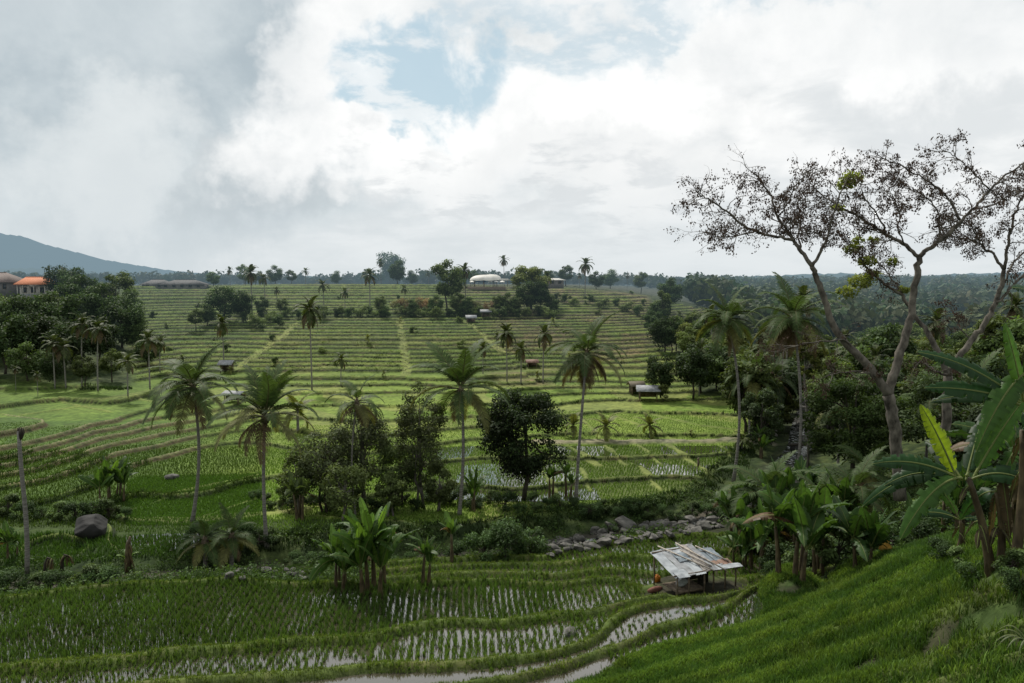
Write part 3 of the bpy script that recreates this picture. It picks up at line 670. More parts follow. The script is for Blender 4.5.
def make_tree(name, label, cat, loc, H, crown_w, crown_h, color, leaves=3000, leaf=.3, nl=12, seed=1, trunk_r=.18, lo=.28, hi=.5, bark='darkbark', shape=None, mat='leaf', aspect=.5, group=None, multi=1, light=1.35, dark=.5, sink=.3, flat=.8):
    r = np.random.default_rng(seed); t = thing(name, label, cat, loc, r.uniform(0, 6.28), 1, group)
    C, rad = ellobes(r, nl, crown_w / 2, crown_w / 2, H - crown_h / 2, crown_h / 2, lo, hi, shape)
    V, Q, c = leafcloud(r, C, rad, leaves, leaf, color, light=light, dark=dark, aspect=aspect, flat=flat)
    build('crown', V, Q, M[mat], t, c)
    b = MB()
    for q in range(multi):
        a = r.uniform(0, 6.28); off = 0 if multi == 1 else .35; fork = H - crown_h * .85
        fork = max(fork, H * .12); base = np.array([cos(a) * off, sin(a) * off, -sink]); top = np.array([r.normal(0, .03 * H), r.normal(0, .03 * H), fork])
        ctr = np.array([0, 0, H - crown_h * .3]); mid_ = (base + top) / 2 + np.append(r.normal(0, .02 * H, 2), 0)
        b.tube([base, mid_, top, top * .5 + ctr * .5, ctr], np.array([1.3, 1, .85, .6, .2]) * trunk_r, 7)
        for j in r.choice(nl, min(nl, 9), replace=False):
            s0 = top * r.uniform(.3, 1) + ctr * 0; s0 = top + (ctr - top) * r.uniform(0, .7)
            e = C[j]; mm = (s0 + e) / 2 + np.array([0, 0, .06 * H]) * r.uniform(-1, 1)
            b.tube([s0, mm, e], np.array([.5, .32, .12]) * trunk_r, 5, cap=False)
    b.build('trunk', M[bark], t, True)
    return t

# ------------------------------------------------------------------ palms
def frond_mesh(elev, L, seed, col=(.055, .075, .022), droop=1.6, pairs=46, ll=.86, lw=.07, dead=False):
    r = np.random.default_rng(seed); b = MB(); n = 14
    s = np.linspace(0, 1, n); ang = elev - droop * s ** 1.5
    dx = np.cos(ang); dz = np.sin(ang); x = np.concatenate([[0], np.cumsum((dx[1:] + dx[:-1]) / 2)]) * L / (n - 1); z = np.concatenate([[0], np.cumsum((dz[1:] + dz[:-1]) / 2)]) * L / (n - 1)
    yb = .06 * L * np.sin(s * 2.2) * r.uniform(-1, 1)
    P = np.column_stack([x, yb, z]); b.tube(P, .05 * (1 - .85 * s) + .006, 4, (.12, .12, .05), False)
    ps = np.linspace(.14, .995, pairs); V = []; Q = []; Cc = []
    for q, t in enumerate(ps):
        p = np.array([np.interp(t, s, P[:, k]) for k in range(3)]); a = np.interp(t, s, ang)
        T = np.array([cos(a), 0, sin(a)]); Nn = np.array([-sin(a), 0, cos(a)])
        l = ll * (math.sin(min(1, (t - .08) * 1.12) ** .6 * pi) * .75 + .3) * L / 3.6
        for sd in (-1, 1):
            if r.random() < .04: continue
            fw = .35 + .9 * t + r.normal(0, .06); dr = .35 + r.uniform(-.1, .25) + (.8 if dead else 0)
            d1 = np.array([0, sd, 0]) + T * fw + Nn * (.25 - .1 * dr); d1 /= np.linalg.norm(d1)
            m1 = p + d1 * l * .5; e = m1 + (d1 + np.array([0, 0, -dr * 1.1])) * l * .5
            w = T * lw * .5; i0 = len(V)
            V += [p - w, p + w, m1 + w * 1.2, m1 - w * 1.2, e]; Q += [(i0, i0 + 1, i0 + 2, i0 + 3), (i0 + 3, i0 + 2, i0 + 4, i0 + 4)]
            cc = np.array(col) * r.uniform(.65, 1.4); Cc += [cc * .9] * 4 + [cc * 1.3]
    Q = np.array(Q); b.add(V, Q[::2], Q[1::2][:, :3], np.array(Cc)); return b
def as_mesh(mb, name, mat):
    o = mb.build(name, mat); me = o.data; bpy.data.objects.remove(o); return me
FR = {}
for nm, col in (('g', (.056, .092, .026)), ('y', (.14, .145, .045)), ('b', (.12, .085, .05)), ('d', (.036, .058, .020))):
    FR[nm] = [as_mesh(frond_mesh(R(e), 4.3, 5 + q, col, dr, dead=(nm == 'b')), 'frond', M['dry' if nm == 'b' else 'palm']) for q, (e, dr) in enumerate([(74, .8), (54, 1.35), (32, 1.6), (8, 1.45), (-16, 1.1), (-50, .6)])]
def coconuts(r, n=9):
    b = MB()
    for q in range(n):
        a = r.uniform(0, 6.28); c = np.array([cos(a) * .28, sin(a) * .28, -.25 - r.uniform(0, .3)])
        th = np.linspace(0, pi, 6); P = np.column_stack([0 * th, 0 * th, -.14 * np.cos(th)]) + c; b.tube(P, np.maximum(.11 * np.sin(th), .005), 6, (.09, .1, .03))
    return b
def coconut_palm(label, base, top, seed, fr=22, size=1.0, dead=4, yel=3, kind='g', r0=.17, group=None, upright=0, cat='palm tree', skirt=0, name='coconut_palm'):
    """base/top are world points: foot of the trunk and the crown's heart"""
    r = np.random.default_rng(seed); base = np.array(base, float); top = np.array(top, float); t = thing(name, label, cat, base, 0, 1, group)
    v = top - base; n = 14; s = np.linspace(0, 1, n); bow = r.uniform(-.05, .05, 2) * v[2]
    P = np.column_stack([v[0] * s ** 1.3 + bow[0] * np.sin(s * pi), v[1] * s ** 1.3 + bow[1] * np.sin(s * pi), -.3 + (v[2] + .3) * s])
    rad = r0 * (1 - .35 * s + .5 * np.exp(-s * 14)); rad[1:-1] *= r.uniform(.95, 1.05, n - 2)
    b = MB(); b.tube(P, rad, 8); b.build('trunk', M['palmbark'], t, True)
    tl = v
    hb = MB(); th = np.linspace(0, 1, 5); hb.tube(np.column_stack([0 * th, 0 * th, -.9 + 1.3 * th]) + tl, [.16, .24, .3, .22, .08], 7, (.5, .4, .3)); hb.build('crown_heart', M['wood'], t, True)
    ccc = coconuts(r, 10); ccc.V = [q + tl for q in ccc.V]; ccc.build('coconut_cluster', M['palm'], t, True)
    for q in range(fr):
        u = (q + .5) / fr; az = q * 2.39996 + r.normal(0, .15)
        lv = int(np.clip(u * 4.6 + .75 - upright + r.normal(0, .35), 0, 4)); k2 = kind
        if q >= fr - yel: k2 = 'y'
        share('frond', FR[k2][lv], t, tl + np.array([0, 0, .1 - .25 * u]), (r.normal(0, .12), r.normal(0, .08), az), size * r.uniform(.85, 1.1))
    for q in range(dead + skirt):
        share('dry_frond', FR['b'][5 if q >= dead else 4], t, tl + np.array([0, 0, -.35]), (r.normal(0, .15), r.uniform(-.05, .35), r.uniform(0, 6.28)), size * r.uniform(.6, .9))
    return t
def small_palm_proto(seed, H, fr=13, L=2.6, col=(.05, .07, .022), pairs=13, lw=.2, r0=.13, name='coconut_palm', dr0=1.4, dead=2):
    r = np.random.default_rng(seed); t = thing(name, 'x', 'palm tree', (0, 0, -900))
    b = MB(); s = np.linspace(0, 1, 7); bx = r.uniform(-.05, .05) * H; P = np.column_stack([bx * s ** 2, r.uniform(-.04, .04) * H * s ** 2, -.4 + (H + .4) * s]); b.tube(P, r0 * (1 - .35 * s), 6)
    b.build('trunk', M['palmbark'], t, True); c = MB()
    for q in range(fr + dead):
        u = q / fr; e = 80 - 125 * u + r.normal(0, 8); dd = q >= fr
        f = frond_mesh(R(-50 if dd else e), L * r.uniform(.85, 1.1), seed * 50 + q, (.1, .075, .04) if dd else col, dr0 * (.5 if dd else 1), pairs, 1.0, lw)
        Rm = rotz(q * 2.4 + r.normal(0, .2))
        for k in range(len(f.V)): f.V[k] = f.V[k] @ Rm.T + P[-1]
        for k in range(len(f.V)): c.V.append(f.V[k]); c.C.append(f.C[k])
        c.Q += [qq + c.n for qq in f.Q]; c.T += [qq + c.n for qq in f.T]; c.n += f.n
    c.build('crown', M['palm'], t)
    return t

# ------------------------------------------------------------------ bananas
def leafblade(b, base, tip, arch, width, r, col=(.06, .12, .022), roll=0., nw=None, tear=.25, seg=16, petiole=.12, curl=.25, mid_c=(.2, .24, .08)):
    base = np.array(base, float); tip = np.array(tip, float); s = np.linspace(0, 1, seg + 1)[:, None]
    ctr = (base + tip) / 2 + np.array([0, 0, 1.]) * arch * 2
    P = base * (1 - s) ** 2 + ctr * 2 * s * (1 - s) + tip * s ** 2
    T = np.gradient(P, axis=0); T /= np.linalg.norm(T, axis=1)[:, None]
    up = np.array([0, 0, 1.]); hz = tip - base; side0 = np.cross(hz, up)
    if np.linalg.norm(side0) < .15 * np.linalg.norm(hz): side0 = np.array([1., .3, 0])
    side0 /= np.linalg.norm(side0)
    S = side0[None] - T * (T @ side0)[:, None]; S /= np.linalg.norm(S, axis=1)[:, None]; Nn = np.cross(S, T)
    if Nn[:, 2].mean() < 0: Nn = -Nn
    if nw is not None:
        S = np.cross(T, np.asarray(nw)[None]); S /= np.linalg.norm(S, axis=1)[:, None]; Nn = np.cross(S, T)
        if (Nn @ np.asarray(nw)).mean() < 0: Nn = -Nn
    cr, sr = cos(roll), sin(roll); S, Nn = S * cr + Nn * sr, Nn * cr - S * sr
    s1 = s[:, 0]; u = np.clip((s1 - petiole) / (1 - petiole), 0, 1); wd = width * .5 * np.clip(np.sin(np.clip(u, 0, 1) ** .75 * pi), 0, 1) ** .55
    L = np.linalg.norm(tip - base)
    b.tube(P, .035 * (1 - .8 * s1) * (.5 + width), 5, mid_c, False)
    for sd in (-1, 1):
        dz = 0
        for i in range(seg):
            if u[i + 1] <= 0: continue
            torn = r.random() < tear
            a0, a1 = wd[i], wd[i + 1]
            fo = curl + (r.uniform(.1, .7) if torn else 0); sh = r.uniform(0, .25) * (P[1] - P[0]) if torn else 0
            mk = lambda k, a: (P[k] + S[k] * sd * a * .5 + Nn[k] * a * .12, P[k] + S[k] * sd * a * cos(fo) + Nn[k] * a * (.1 - sin(fo) * .6))
            m0, e0 = mk(i, a0); m1, e1 = mk(i + 1, a1)
            if torn: e1 = e1 - (P[i + 1] - P[i]) * r.uniform(.05, .3); e0 = e0 + (P[i + 1] - P[i]) * r.uniform(0, .2)
            c = np.array(col) * r.uniform(.85, 1.15) * (1.0 + .15 * sd)
            i0 = [P[i], P[i + 1], m1, m0, e1, e0]
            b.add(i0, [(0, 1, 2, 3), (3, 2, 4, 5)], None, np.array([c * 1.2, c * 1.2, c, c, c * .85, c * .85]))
def banana(label, loc, seed, H=2.2, nleaf=9, L=2.3, W=.62, n_stem=3, spread=.6, col=(.055, .11, .022), group=None, up=.5, light=0, name='banana_plant', seg=12, dry=1):
    r = np.random.default_rng(seed); t = thing(name, label, 'banana plant', loc, 0, 1, group)
    for q in range(n_stem):
        a = r.uniform(0, 6.28); o = np.array([cos(a), sin(a), 0]) * (spread * r.uniform(.4, 1) if q else 0); h = H * (1 if q == 0 else r.uniform(.55, .95))
        lean = np.array([cos(a), sin(a), 0]) * r.uniform(0, .15) * h; b = MB(); s = np.linspace(0, 1, 7)[:, None]
        P = o + lean * s ** 2 + np.array([0, 0, 1.]) * (s * (h + .3) - .3); b.tube(P, .15 * (1.1 - .6 * s[:, 0]) * (H / 2.2) ** .5, 8); b.build('stem', M['stem'], t, True)
        top = P[-1]
        for j in range(max(4, int(nleaf * (1 if q == 0 else .65)))):
            u = j / nleaf; az = j * 2.4 + q + r.normal(0, .25); el = R(78 - 85 * u * (1.3 - up) + r.normal(0, 8)); l = L * r.uniform(.7, 1.1) * (.75 if j == 0 else 1)
            d = np.array([cos(az) * cos(el), sin(az) * cos(el), sin(el)]); tip = top + d * l; tip[2] -= l * .28 * u * 1.4; lb = MB()
            cc = np.array(col) * r.uniform(.75, 1.25); 
            if j < light: cc = np.array((.12, .22, .035))
            if dry and j == nleaf - 1: cc = np.array((.12, .075, .035))
            leafblade(lb, top - d * .1, tip, l * (.05 + .16 * u), W * r.uniform(.8, 1.1), r, cc, roll=r.normal(0, .5), tear=.15 + .45 * u, seg=seg)
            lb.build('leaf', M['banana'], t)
    return t
# ------------------------------------------------------------------ sky and sun
SUN_EL, SUN_AZ = R(52), R(-28)      # azimuth from +Y towards +X
w = bpy.data.worlds.new('World'); scn.world = w; w.use_nodes = True; nt = w.node_tree; nt.nodes.clear()
out = N(nt, 'ShaderNodeOutputWorld'); bg = N(nt, 'ShaderNodeBackground'); nt.links.new(bg.outputs[0], out.inputs[0])
sky = N(nt, 'ShaderNodeTexSky', _sky_type='NISHITA', _sun_disc=False, _sun_elevation=SUN_EL, _sun_rotation=SUN_AZ); sky.altitude = 700; sky.dust_density = 2.
tc = N(nt, 'ShaderNodeTexCoord')
nrmz = N(nt, 'ShaderNodeVectorMath', _operation='NORMALIZE'); nt.links.new(tc.outputs['Generated'], nrmz.inputs[0]); D0 = nrmz.outputs[0]
sx = N(nt, 'ShaderNodeSeparateXYZ'); nt.links.new(D0, sx.inputs[0])
def mth(op, a, b=None, c=None, clamp=False):
    n_ = N(nt, 'ShaderNodeMath', _operation=op); n_.use_clamp = clamp
    for i, v in enumerate((a, b, c)):
        if v is None: continue
        if isinstance(v, (int, float)): n_.inputs[i].default_value = v
        else: nt.links.new(v, n_.inputs[i])
    return n_.outputs[0]
# cloud-layer coordinates: the sheet seen in perspective
zz = mth('MAXIMUM', sx.outputs[2], 0.0); den = mth('ADD', zz, .22)
cxx = mth('DIVIDE', sx.outputs[0], den); cyy = mth('DIVIDE', sx.outputs[1], den)
cb = N(nt, 'ShaderNodeCombineXYZ'); nt.links.new(cxx, cb.inputs[0]); nt.links.new(cyy, cb.inputs[1])
def noise(scale, detail, off, rough=.55, dist=0., src=None):
    mp = N(nt, 'ShaderNodeMapping'); mp.inputs['Location'].default_value = off; nt.links.new(src or cb.outputs[0], mp.inputs[0])
    n_ = N(nt, 'ShaderNodeTexNoise'); n_.inputs['Scale'].default_value = scale; n_.inputs['Detail'].default_value = detail; n_.inputs['Roughness'].default_value = rough; n_.inputs['Distortion'].default_value = dist
    nt.links.new(mp.outputs[0], n_.inputs['Vector']); return n_.outputs['Fac']
nA = noise(1.7, 7, (3.1, 1.7, 0), .58, .3); nB = noise(3.6, 7, (7.7, 2.2, 0), .6, .2); nC = noise(.9, 5, (1.3, 9.2, 0)); nF = noise(5., 6, (4, 4, 2), .6, .2, D0)
# domain warp for the large cloud bodies
wv = N(nt, 'ShaderNodeVectorMath', _operation='MULTIPLY_ADD')
nV = N(nt, 'ShaderNodeTexNoise'); nV.inputs['Scale'].default_value = 5.; nV.inputs['Detail'].default_value = 6; nV.inputs['Roughness'].default_value = .6; nt.links.new(D0, nV.inputs['Vector'])
sb = N(nt, 'ShaderNodeVectorMath', _operation='SUBTRACT'); nt.links.new(nV.outputs['Color'], sb.inputs[0]); sb.inputs[1].default_value = (.5, .5, .5)
nt.links.new(sb.outputs[0], wv.inputs[0]); wv.inputs[1].default_value = (.38, .38, .38); nt.links.new(D0, wv.inputs[2])
DW = wv.outputs[0]
def blob(px, py, rx, ry, soft=.6):
    """cloud body around a compass direction; radii in degrees"""
    v = ray(px, py); v /= np.linalg.norm(v)
    az = math.atan2(v[0], v[1]); el = math.asin(v[2])
    rt = (cos(az), -sin(az), 0); upv = (-sin(az) * sin(el), -cos(az) * sin(el), cos(el))
    def dot(vec):
        n_ = N(nt, 'ShaderNodeVectorMath', _operation='DOT_PRODUCT'); nt.links.new(DW, n_.inputs[0]); n_.inputs[1].default_value = vec; return n_.outputs['Value']
    a = mth('DIVIDE', dot(rt), R(rx)); b = mth('DIVIDE', mth('SUBTRACT', dot(upv), 0), R(ry))
    d2 = mth('ADD', mth('MULTIPLY', a, a), mth('MULTIPLY', b, b)); f = mth('GREATER_THAN', dot(tuple(v)), 0)
    mr = N(nt, 'ShaderNodeMapRange', _interpolation_type='SMOOTHSTEP'); mr.inputs[1].default_value = 1 + soft; mr.inputs[2].default_value = max(0, 1 - soft); mr.inputs[3].default_value = 0; mr.inputs[4].default_value = 1
    nt.links.new(d2, mr.inputs[0]); return mth('MULTIPLY', mr.outputs[0], f)
def mixrgb(f, a, b):
    m = N(nt, 'ShaderNodeMix', _data_type='RGBA'); 
    if isinstance(f, (int, float)): m.inputs[0].default_value = f
    else: nt.links.new(f, m.inputs[0])
    for s_, v in ((6, a), (7, b)):
        if isinstance(v, tuple): m.inputs[s_].default_value = (*v, 1)
        else: nt.links.new(v, m.inputs[s_])
    return m.outputs[2]
def ramp(v, a, b, lo=0., hi=1.):
    mr = N(nt, 'ShaderNodeMapRange', _interpolation_type='SMOOTHSTEP'); mr.inputs[1].default_value = a; mr.inputs[2].default_value = b; mr.inputs[3].default_value = lo; mr.inputs[4].default_value = hi
    nt.links.new(v, mr.inputs[0]); return mr.outputs[0]
# base cloud sheet: light grey with soft relief
sheet = mixrgb(ramp(nA, .36, .64), (.72, .765, .785), (.93, .95, .955))
sheet = mixrgb(mth('MULTIPLY', ramp(nB, .45, .7), .4), sheet, (.98, .985, .985))
# grey-blue heavy bodies
def over(cur, f, c, amt=1.): return mixrgb(mth('MULTIPLY', f, amt), cur, c)
dk1 = blob(120, 95, 17, 9.5, .9); dk2 = blob(60, 190, 17, 4.0, .9); dk3 = blob(255, 180, 3.6, 2.4, .8)
dcol = mixrgb(ramp(nF, .35, .68), (.43, .51, .56), (.70, .765, .79))
cur = over(sheet, dk1, dcol, .95); cur = over(cur, dk2, dcol, .75); cur = over(cur, dk3, (.42, .48, .515), .5)
cur = over(cur, blob(110, 145, 6, 3.2, .9), (.80, .84, .85), .75); cur = over(cur, blob(60, 25, 7, 3, .9), (.66, .72, .75), .5)
# bright towers
wh = mixrgb(ramp(nF, .3, .6), (.88, .90, .905), (1.06, 1.06, 1.05))
cur = over(cur, blob(345, 35, 4.6, 6, .7), wh, .9); cur = over(cur, blob(520, 130, 15, 5.2, .6), wh, .95); cur = over(cur, blob(800, 90, 17, 8, .8), wh, .75)
cur = over(cur, blob(335, 165, 6, 2.6, .8), wh, .85); cur = over(cur, blob(620, 165, 10, 2.6, .9), (.82, .84, .845), .5)
# darker streaks
st = ramp(nB, .48, .62); cur = over(cur, mth('MULTIPLY', blob(540, 190, 17, 3.4, .9), st), (.70, .735, .755), .8)
cur = over(cur, mth('MULTIPLY', blob(880, 125, 13, 3., .9), ramp(nA, .4, .6)), (.66, .705, .73), .7)
# blue openings
blue = mixrgb(.6, sky.outputs[0], (1., 1., 1.)); 
bl = N(nt, 'ShaderNodeVectorMath', _operation='SCALE'); nt.links.new(sky.outputs[0], bl.inputs[0]); bl.inputs['Scale'].default_value = .10
bcol = mixrgb(.7, bl.outputs[0], (.52, .70, .76))
holes = mth('MAXIMUM', blob(425, 72, 4.6, 3.8, .5), blob(410, 105, 4.2, 1.7, .5)); holes = mth('MAXIMUM', holes, mth('MULTIPLY', blob(600, 22, 11, 2.8, .8), ramp(nB, .42, .56, 0, .8))); holes = mth('MAXIMUM', holes, mth('MULTIPLY', blob(760, 5, 6, 2., .8), .7))
holes = mth('MULTIPLY', holes, ramp(nF, .60, .50, .05, 1.)); holes = mth('MULTIPLY', holes, ramp(nB, .62, .5, .3, 1.))
cur = over(cur, holes, bcol, .9)
# haze band on the horizon, light grey-blue
lowb = ramp(sx.outputs[2], .16, .0); cur = mixrgb(mth('MULTIPLY', lowb, .7), cur, (.70, .755, .78))
# overhead, outside the picture: thick grey cloud
cur = mixrgb(ramp(sx.outputs[2], .45, .8), cur, (.56, .60, .62))
below = ramp(sx.outputs[2], -.02, -.06); cur = mixrgb(below, cur, (.06, .08, .06))
nt.links.new(cur, bg.inputs['Color']); bg.inputs['Strength'].default_value = 1.0
sd = bpy.data.lights.new('sun', 'SUN'); sd.energy = 4.0; sd.angle = R(6); sd.color = (1, .95, .86)
so = bpy.data.objects.new('sun', sd); COL.objects.link(so)
sv = Vector((sin(SUN_AZ) * cos(SUN_EL), cos(SUN_AZ) * cos(SUN_EL), sin(SUN_EL))); so.rotation_euler = (-sv).to_track_quat('-Z', 'Y').to_euler()
# ------------------------------------------------------------------ far country
def horizon_wood(name, label, pts, k, size, hgt, color, seed, mat='far', kind='stuff'):
    r = np.random.default_rng(seed); n = len(pts); C = np.array(pts); out_V = []; 
    H = r.uniform(*hgt, n); W = H * r.uniform(.35, .6, n)
    d = r.normal(size=(n, k, 3)); d /= np.linalg.norm(d, axis=2)[..., None]; rr = (1 - .4 * r.random((n, k)))
    P = C[:, None] + d * rr[..., None] * np.stack([W, W, H * .45], 1)[:, None]; P[..., 2] += (H * .55)[:, None]
    nn = d + r.normal(size=d.shape) * .5; nn /= np.linalg.norm(nn, axis=2)[..., None]; t = np.cross(nn, r.normal(size=d.shape)); t /= np.linalg.norm(t, axis=2)[..., None]; b = np.cross(nn, t)
    s = (size * r.uniform(.6, 1.4, (n, k)))[..., None]
    V = np.stack([P - t * s * .5, P + b * s * .4, P + t * s * .5, P - b * s * .4], 2).reshape(-1, 3)
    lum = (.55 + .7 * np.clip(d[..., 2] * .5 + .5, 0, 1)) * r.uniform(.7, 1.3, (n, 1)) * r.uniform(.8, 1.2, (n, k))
    hue = np.array(color)[None] * np.stack([r.uniform(.8, 1.35, n), r.uniform(.9, 1.1, n), r.uniform(.8, 1.1, n)], 1)
    c = np.repeat((lum[..., None] * hue[:, None]).reshape(-1, 3), 4, axis=0)
    o = build(name, V, np.arange(len(V)).reshape(-1, 4), M[mat], col=c); tag(o, label, 'forest', kind=kind); return o
r = np.random.default_rng(41)
# plateau wood behind the terraces
pts = []
while len(pts) < 1900:
    Y = r.uniform(470, 1050); px_ = r.uniform(-150, 720); X = (px_ - 512) / FOC * Y
    if fbm(np.array([X * .012]), np.array([Y * .012]))[0] < .36 and Y < 560: continue
    pts.append((X, Y, 0))
P_ = np.array(pts); P_[:, 2] = terrain(P_[:, 0], P_[:, 1])[0] - .5
horizon_wood('far_wood', 'hazy far-off tree line along the horizon behind the rice terraces', P_, 60, 2.0, (5, 11), (.045, .066, .030), 42)
pts = []
while len(pts) < 2900:
    Y = 210 + 650 * r.random() ** 1.2; px_ = r.uniform(690, 1180); X = (px_ - 512) / FOC * Y
    g_n = fbm(np.array([X * .02 + 50]), np.array([Y * .012]))[0]
    if g_n < .42: continue
    if px_ < 740 and Y < 262: continue
    pts.append((X, Y, 0))
P_ = np.array(pts); P_[:, 2] = terrain(P_[:, 0], P_[:, 1])[0] - .5
horizon_wood('far_wood', 'bluish distant forest covering the far side of the valley on the right', P_, 60, 2.0, (6, 13), (.042, .062, .028), 43)
# mountain
def ridge(name, Y, prof, depth, seed, col):
    xs = np.linspace(prof[0][0], prof[-1][0], 500); ys = np.interp(xs, [p[0] for p in prof], [p[1] for p in prof])
    X = (xs - CX) / FOC * Y; Z = (283 - ys) / FOC * Y; k = np.linspace(0, 1, 24)
    V = []; 
    for q in k:
        zz = (Z + 30) * (1 - abs(q) ** 1.1) - 30 + (fbm(X * .004 + 3, np.full(500, q * 9.)) - .5) * 60 * q * (1 - q) * 4 * np.clip(Z / 120, .1, 1) + (fbm(xs * .45, np.full(500, q * 20), 3) - .5) * 9
        V.append(np.column_stack([X, np.full(500, Y - depth * q), zz]))
    V = [np.column_stack([X, np.full(500, Y + depth), np.full(500, -30.)])] + V
    V = np.array(V).reshape(-1, 3); i = np.arange(24)[:, None] * 500 + np.arange(499)[None]
    o = build(name, V, np.stack([i, i + 500, i + 501, i + 1], -1).reshape(-1, 4), col, smooth=True); tag(o, kind='structure'); return o
hillm = surf_mat('forested_hill', (.02, .035, .018), (.06, .085, .04), .02, 1, 0, detail=8)
ridge('mountain', 2900., [(-500, 190), (-260, 196), (-120, 214), (-60, 224), (-20, 230), (0, 233), (25, 237), (45, 244), (75, 252), (105, 260), (140, 266), (175, 271), (230, 276), (300, 279), (420, 281.5), (560, 284)], 1100, 1, hillm)
ridge('hills', 1600., [(-600, 262), (-200, 266), (-50, 268), (40, 269), (120, 273), (200, 275), (330, 277.5), (480, 277), (620, 279), (760, 276), (840, 273), (900, 277), (960, 274), (1050, 272), (1200, 266), (1500, 262)], 380, 2, hillm)

# ------------------------------------------------------------------ broadleaf prototypes for the middle distance
G1, G2, G3, G4 = (.028, .048, .018), (.040, .065, .020), (.060, .085, .026), (.085, .105, .032)
def proto(name, seed, H, cw, chh, color, leaves, leaf, nl, cat='tree', **k):
    return make_tree(name, 'x', cat, (0, 0, -900), H, cw, chh, color, leaves, leaf, nl, seed, **k)
PR = {
 'dark': [proto('broadleaf_tree', 101, 10, 8, 9.2, G1, 4600, .5, 24, lo=.3, hi=.45), proto('broadleaf_tree', 102, 11, 6.6, 10, G1, 4000, .5, 22, lo=.3, hi=.45)],
 'mid': [proto('broadleaf_tree', 103, 9.5, 8.2, 8.4, G2, 4400, .5, 24, lo=.25, hi=.42), proto('broadleaf_tree', 104, 11, 7.2, 9.4, G3, 3800, .5, 22, flat=.7, lo=.22, hi=.4)],
 'pale': [proto('broadleaf_tree', 105, 9, 7.6, 7.6, G4, 3400, .5, 22, flat=.6, lo=.2, hi=.36), proto('broadleaf_tree', 106, 10, 6, 7.5, G3, 1700, .5, 14, lo=.18, hi=.32)],
 'bush': [proto('leafy_shrub', 107, 2.6, 3.2, 2.5, G2, 1100, .3, 7, cat='shrub', trunk_r=.05), proto('leafy_shrub', 108, 2.4, 3.6, 2.3, G3, 1100, .3, 8, cat='shrub', trunk_r=.05)],
 'rust': [proto('rusty_shrub', 109, 4.2, 4.2, 3.4, (.13, .085, .045), 1200, .35, 9, cat='shrub', trunk_r=.07), proto('rusty_shrub', 110, 4.4, 4.6, 3.4, (.11, .11, .05), 1200, .35, 9, cat='shrub', trunk_r=.07)],
 'palm': [small_palm_proto(121, 8, dead=3), small_palm_proto(122, 6.2, col=(.065, .085, .03)), small_palm_proto(123, 10, fr=15, dead=5)],
 'young': [small_palm_proto(124, 1.6, fr=11, L=2.2, col=(.15, .17, .045), dead=0, dr0=1.1), small_palm_proto(125, 1.2, fr=10, L=2.0, col=(.08, .11, .03), dead=1)],
 'ban': [banana('x', (0, 0, -900), 131, H=2.4, nleaf=8, L=2.3, n_stem=3, seg=7), banana('x', (0, 0, -900), 132, H=2.0, nleaf=8, L=2.0, n_stem=2, seg=7)],
}
_n = [0]
def plant(kind, px_, py_, s, label, group=None, var=None, Y=None):
    _n[0] += 1; v = _n[0] % len(PR[kind]) if var is None else var
    p = onY(px_, Y) if Y else on(px_, py_)
    rr = np.random.default_rng(_n[0])
    return dup(PR[kind][v], label, p, rr.uniform(0, 6.28), (s * rr.uniform(.92, 1.1), s * rr.uniform(.92, 1.1), s), group)
# distinct plants on and around the hill terraces
plant('dark', 225, 322, 1.0, 'dark round tree rising from the left end of the upper terraces', var=0)
plant('dark', 243, 322, .75, 'smaller dark tree against the right side of the round tree on the upper terraces', var=1)
plant('mid', 447, 311, 1.35, 'tall leafy tree left of the white domed pavilion on the ridge', var=1)
plant('mid', 528, 312, .9, 'dark low half of the tree clump right of the domed pavilion', var=0)
plant('pale', 531, 309, 1.45, 'tall pale green tree with an open crown right of the domed pavilion', var=0)
plant('dark', 541, 312, .8, 'dark rounded tree at the right foot of the pale ridge tree', var=1)
plant('dark', 670, 312, 1.0, 'narrow dark tree with a thin spike above the right end of the ridge', var=1)
plant('pale', 662, 330, 1.05, 'pale bushy tree below the spiky dark tree on the ridge end', var=1)
plant('dark', 661, 398, .75, 'small dark tree right of the hut at the foot of the terraces', var=1)
plant('pale', 663, 402, .35, 'pale low bush in front of the small dark tree by the hut')
plant('dark', 693, 399, .9, 'dark upright tree at the right edge of the green valley field', var=1)
for k, (a, b, s) in enumerate([(391, 296, 2.4)]):
    o = plant('dark', a, b, s, 'large hazy dome-shaped tree standing above the horizon wood', Y=520, var=0)
for k, (a, s) in enumerate([(396, .9), (405, 1.), (414, .95), (423, 1.05), (433, .9), (461, .9), (474, .85), (489, .8), (503, .85)]):
    plant('rust', a, 314, s, 'rusty brown shrub in the hedge along the top of the central terraces', 'rusty shrubs of the ridge hedge')
for k, a in enumerate(list(range(296, 394, 9)) + list(range(400, 560, 9))):
    plant('bush', a + (k * 37 % 5), 318 - (k % 3), .9 + .1 * (k % 4), 'low green shrub in the hedge between the upper and lower terraces', 'green shrubs of the terrace hedge')
for k, (a, b, s, v) in enumerate([(436, 315, .55, 0), (458, 316, .6, 1), (468, 315, .5, 0), (497, 315, .5, 1), (508, 314, .62, 0), (517, 316, .5, 1), (552, 314, .55, 0), (380, 316, .5, 1), (412, 316, .45, 0), (262, 314, .5, 0), (282, 316, .45, 1), (207, 326, .6, 0), (196, 330, .5, 1)]):
    plant('mid', a, b, s, 'small leafy tree in the tree line along the upper terraces', 'small trees of the upper terrace tree line', var=v)
for k in range(46):
    a = 150 + (k * 61.8) % 540; b = 294 + (k * 23.3) % 88
    if 300 < b < 320 and 240 < a < 560: continue
    plant('bush' if k % 3 else 'young', a, b, .35 + .3 * ((k * .37) % 1), 'small scattered plant on the edge of a hillside terrace', 'small plants dotted over the hillside terraces')
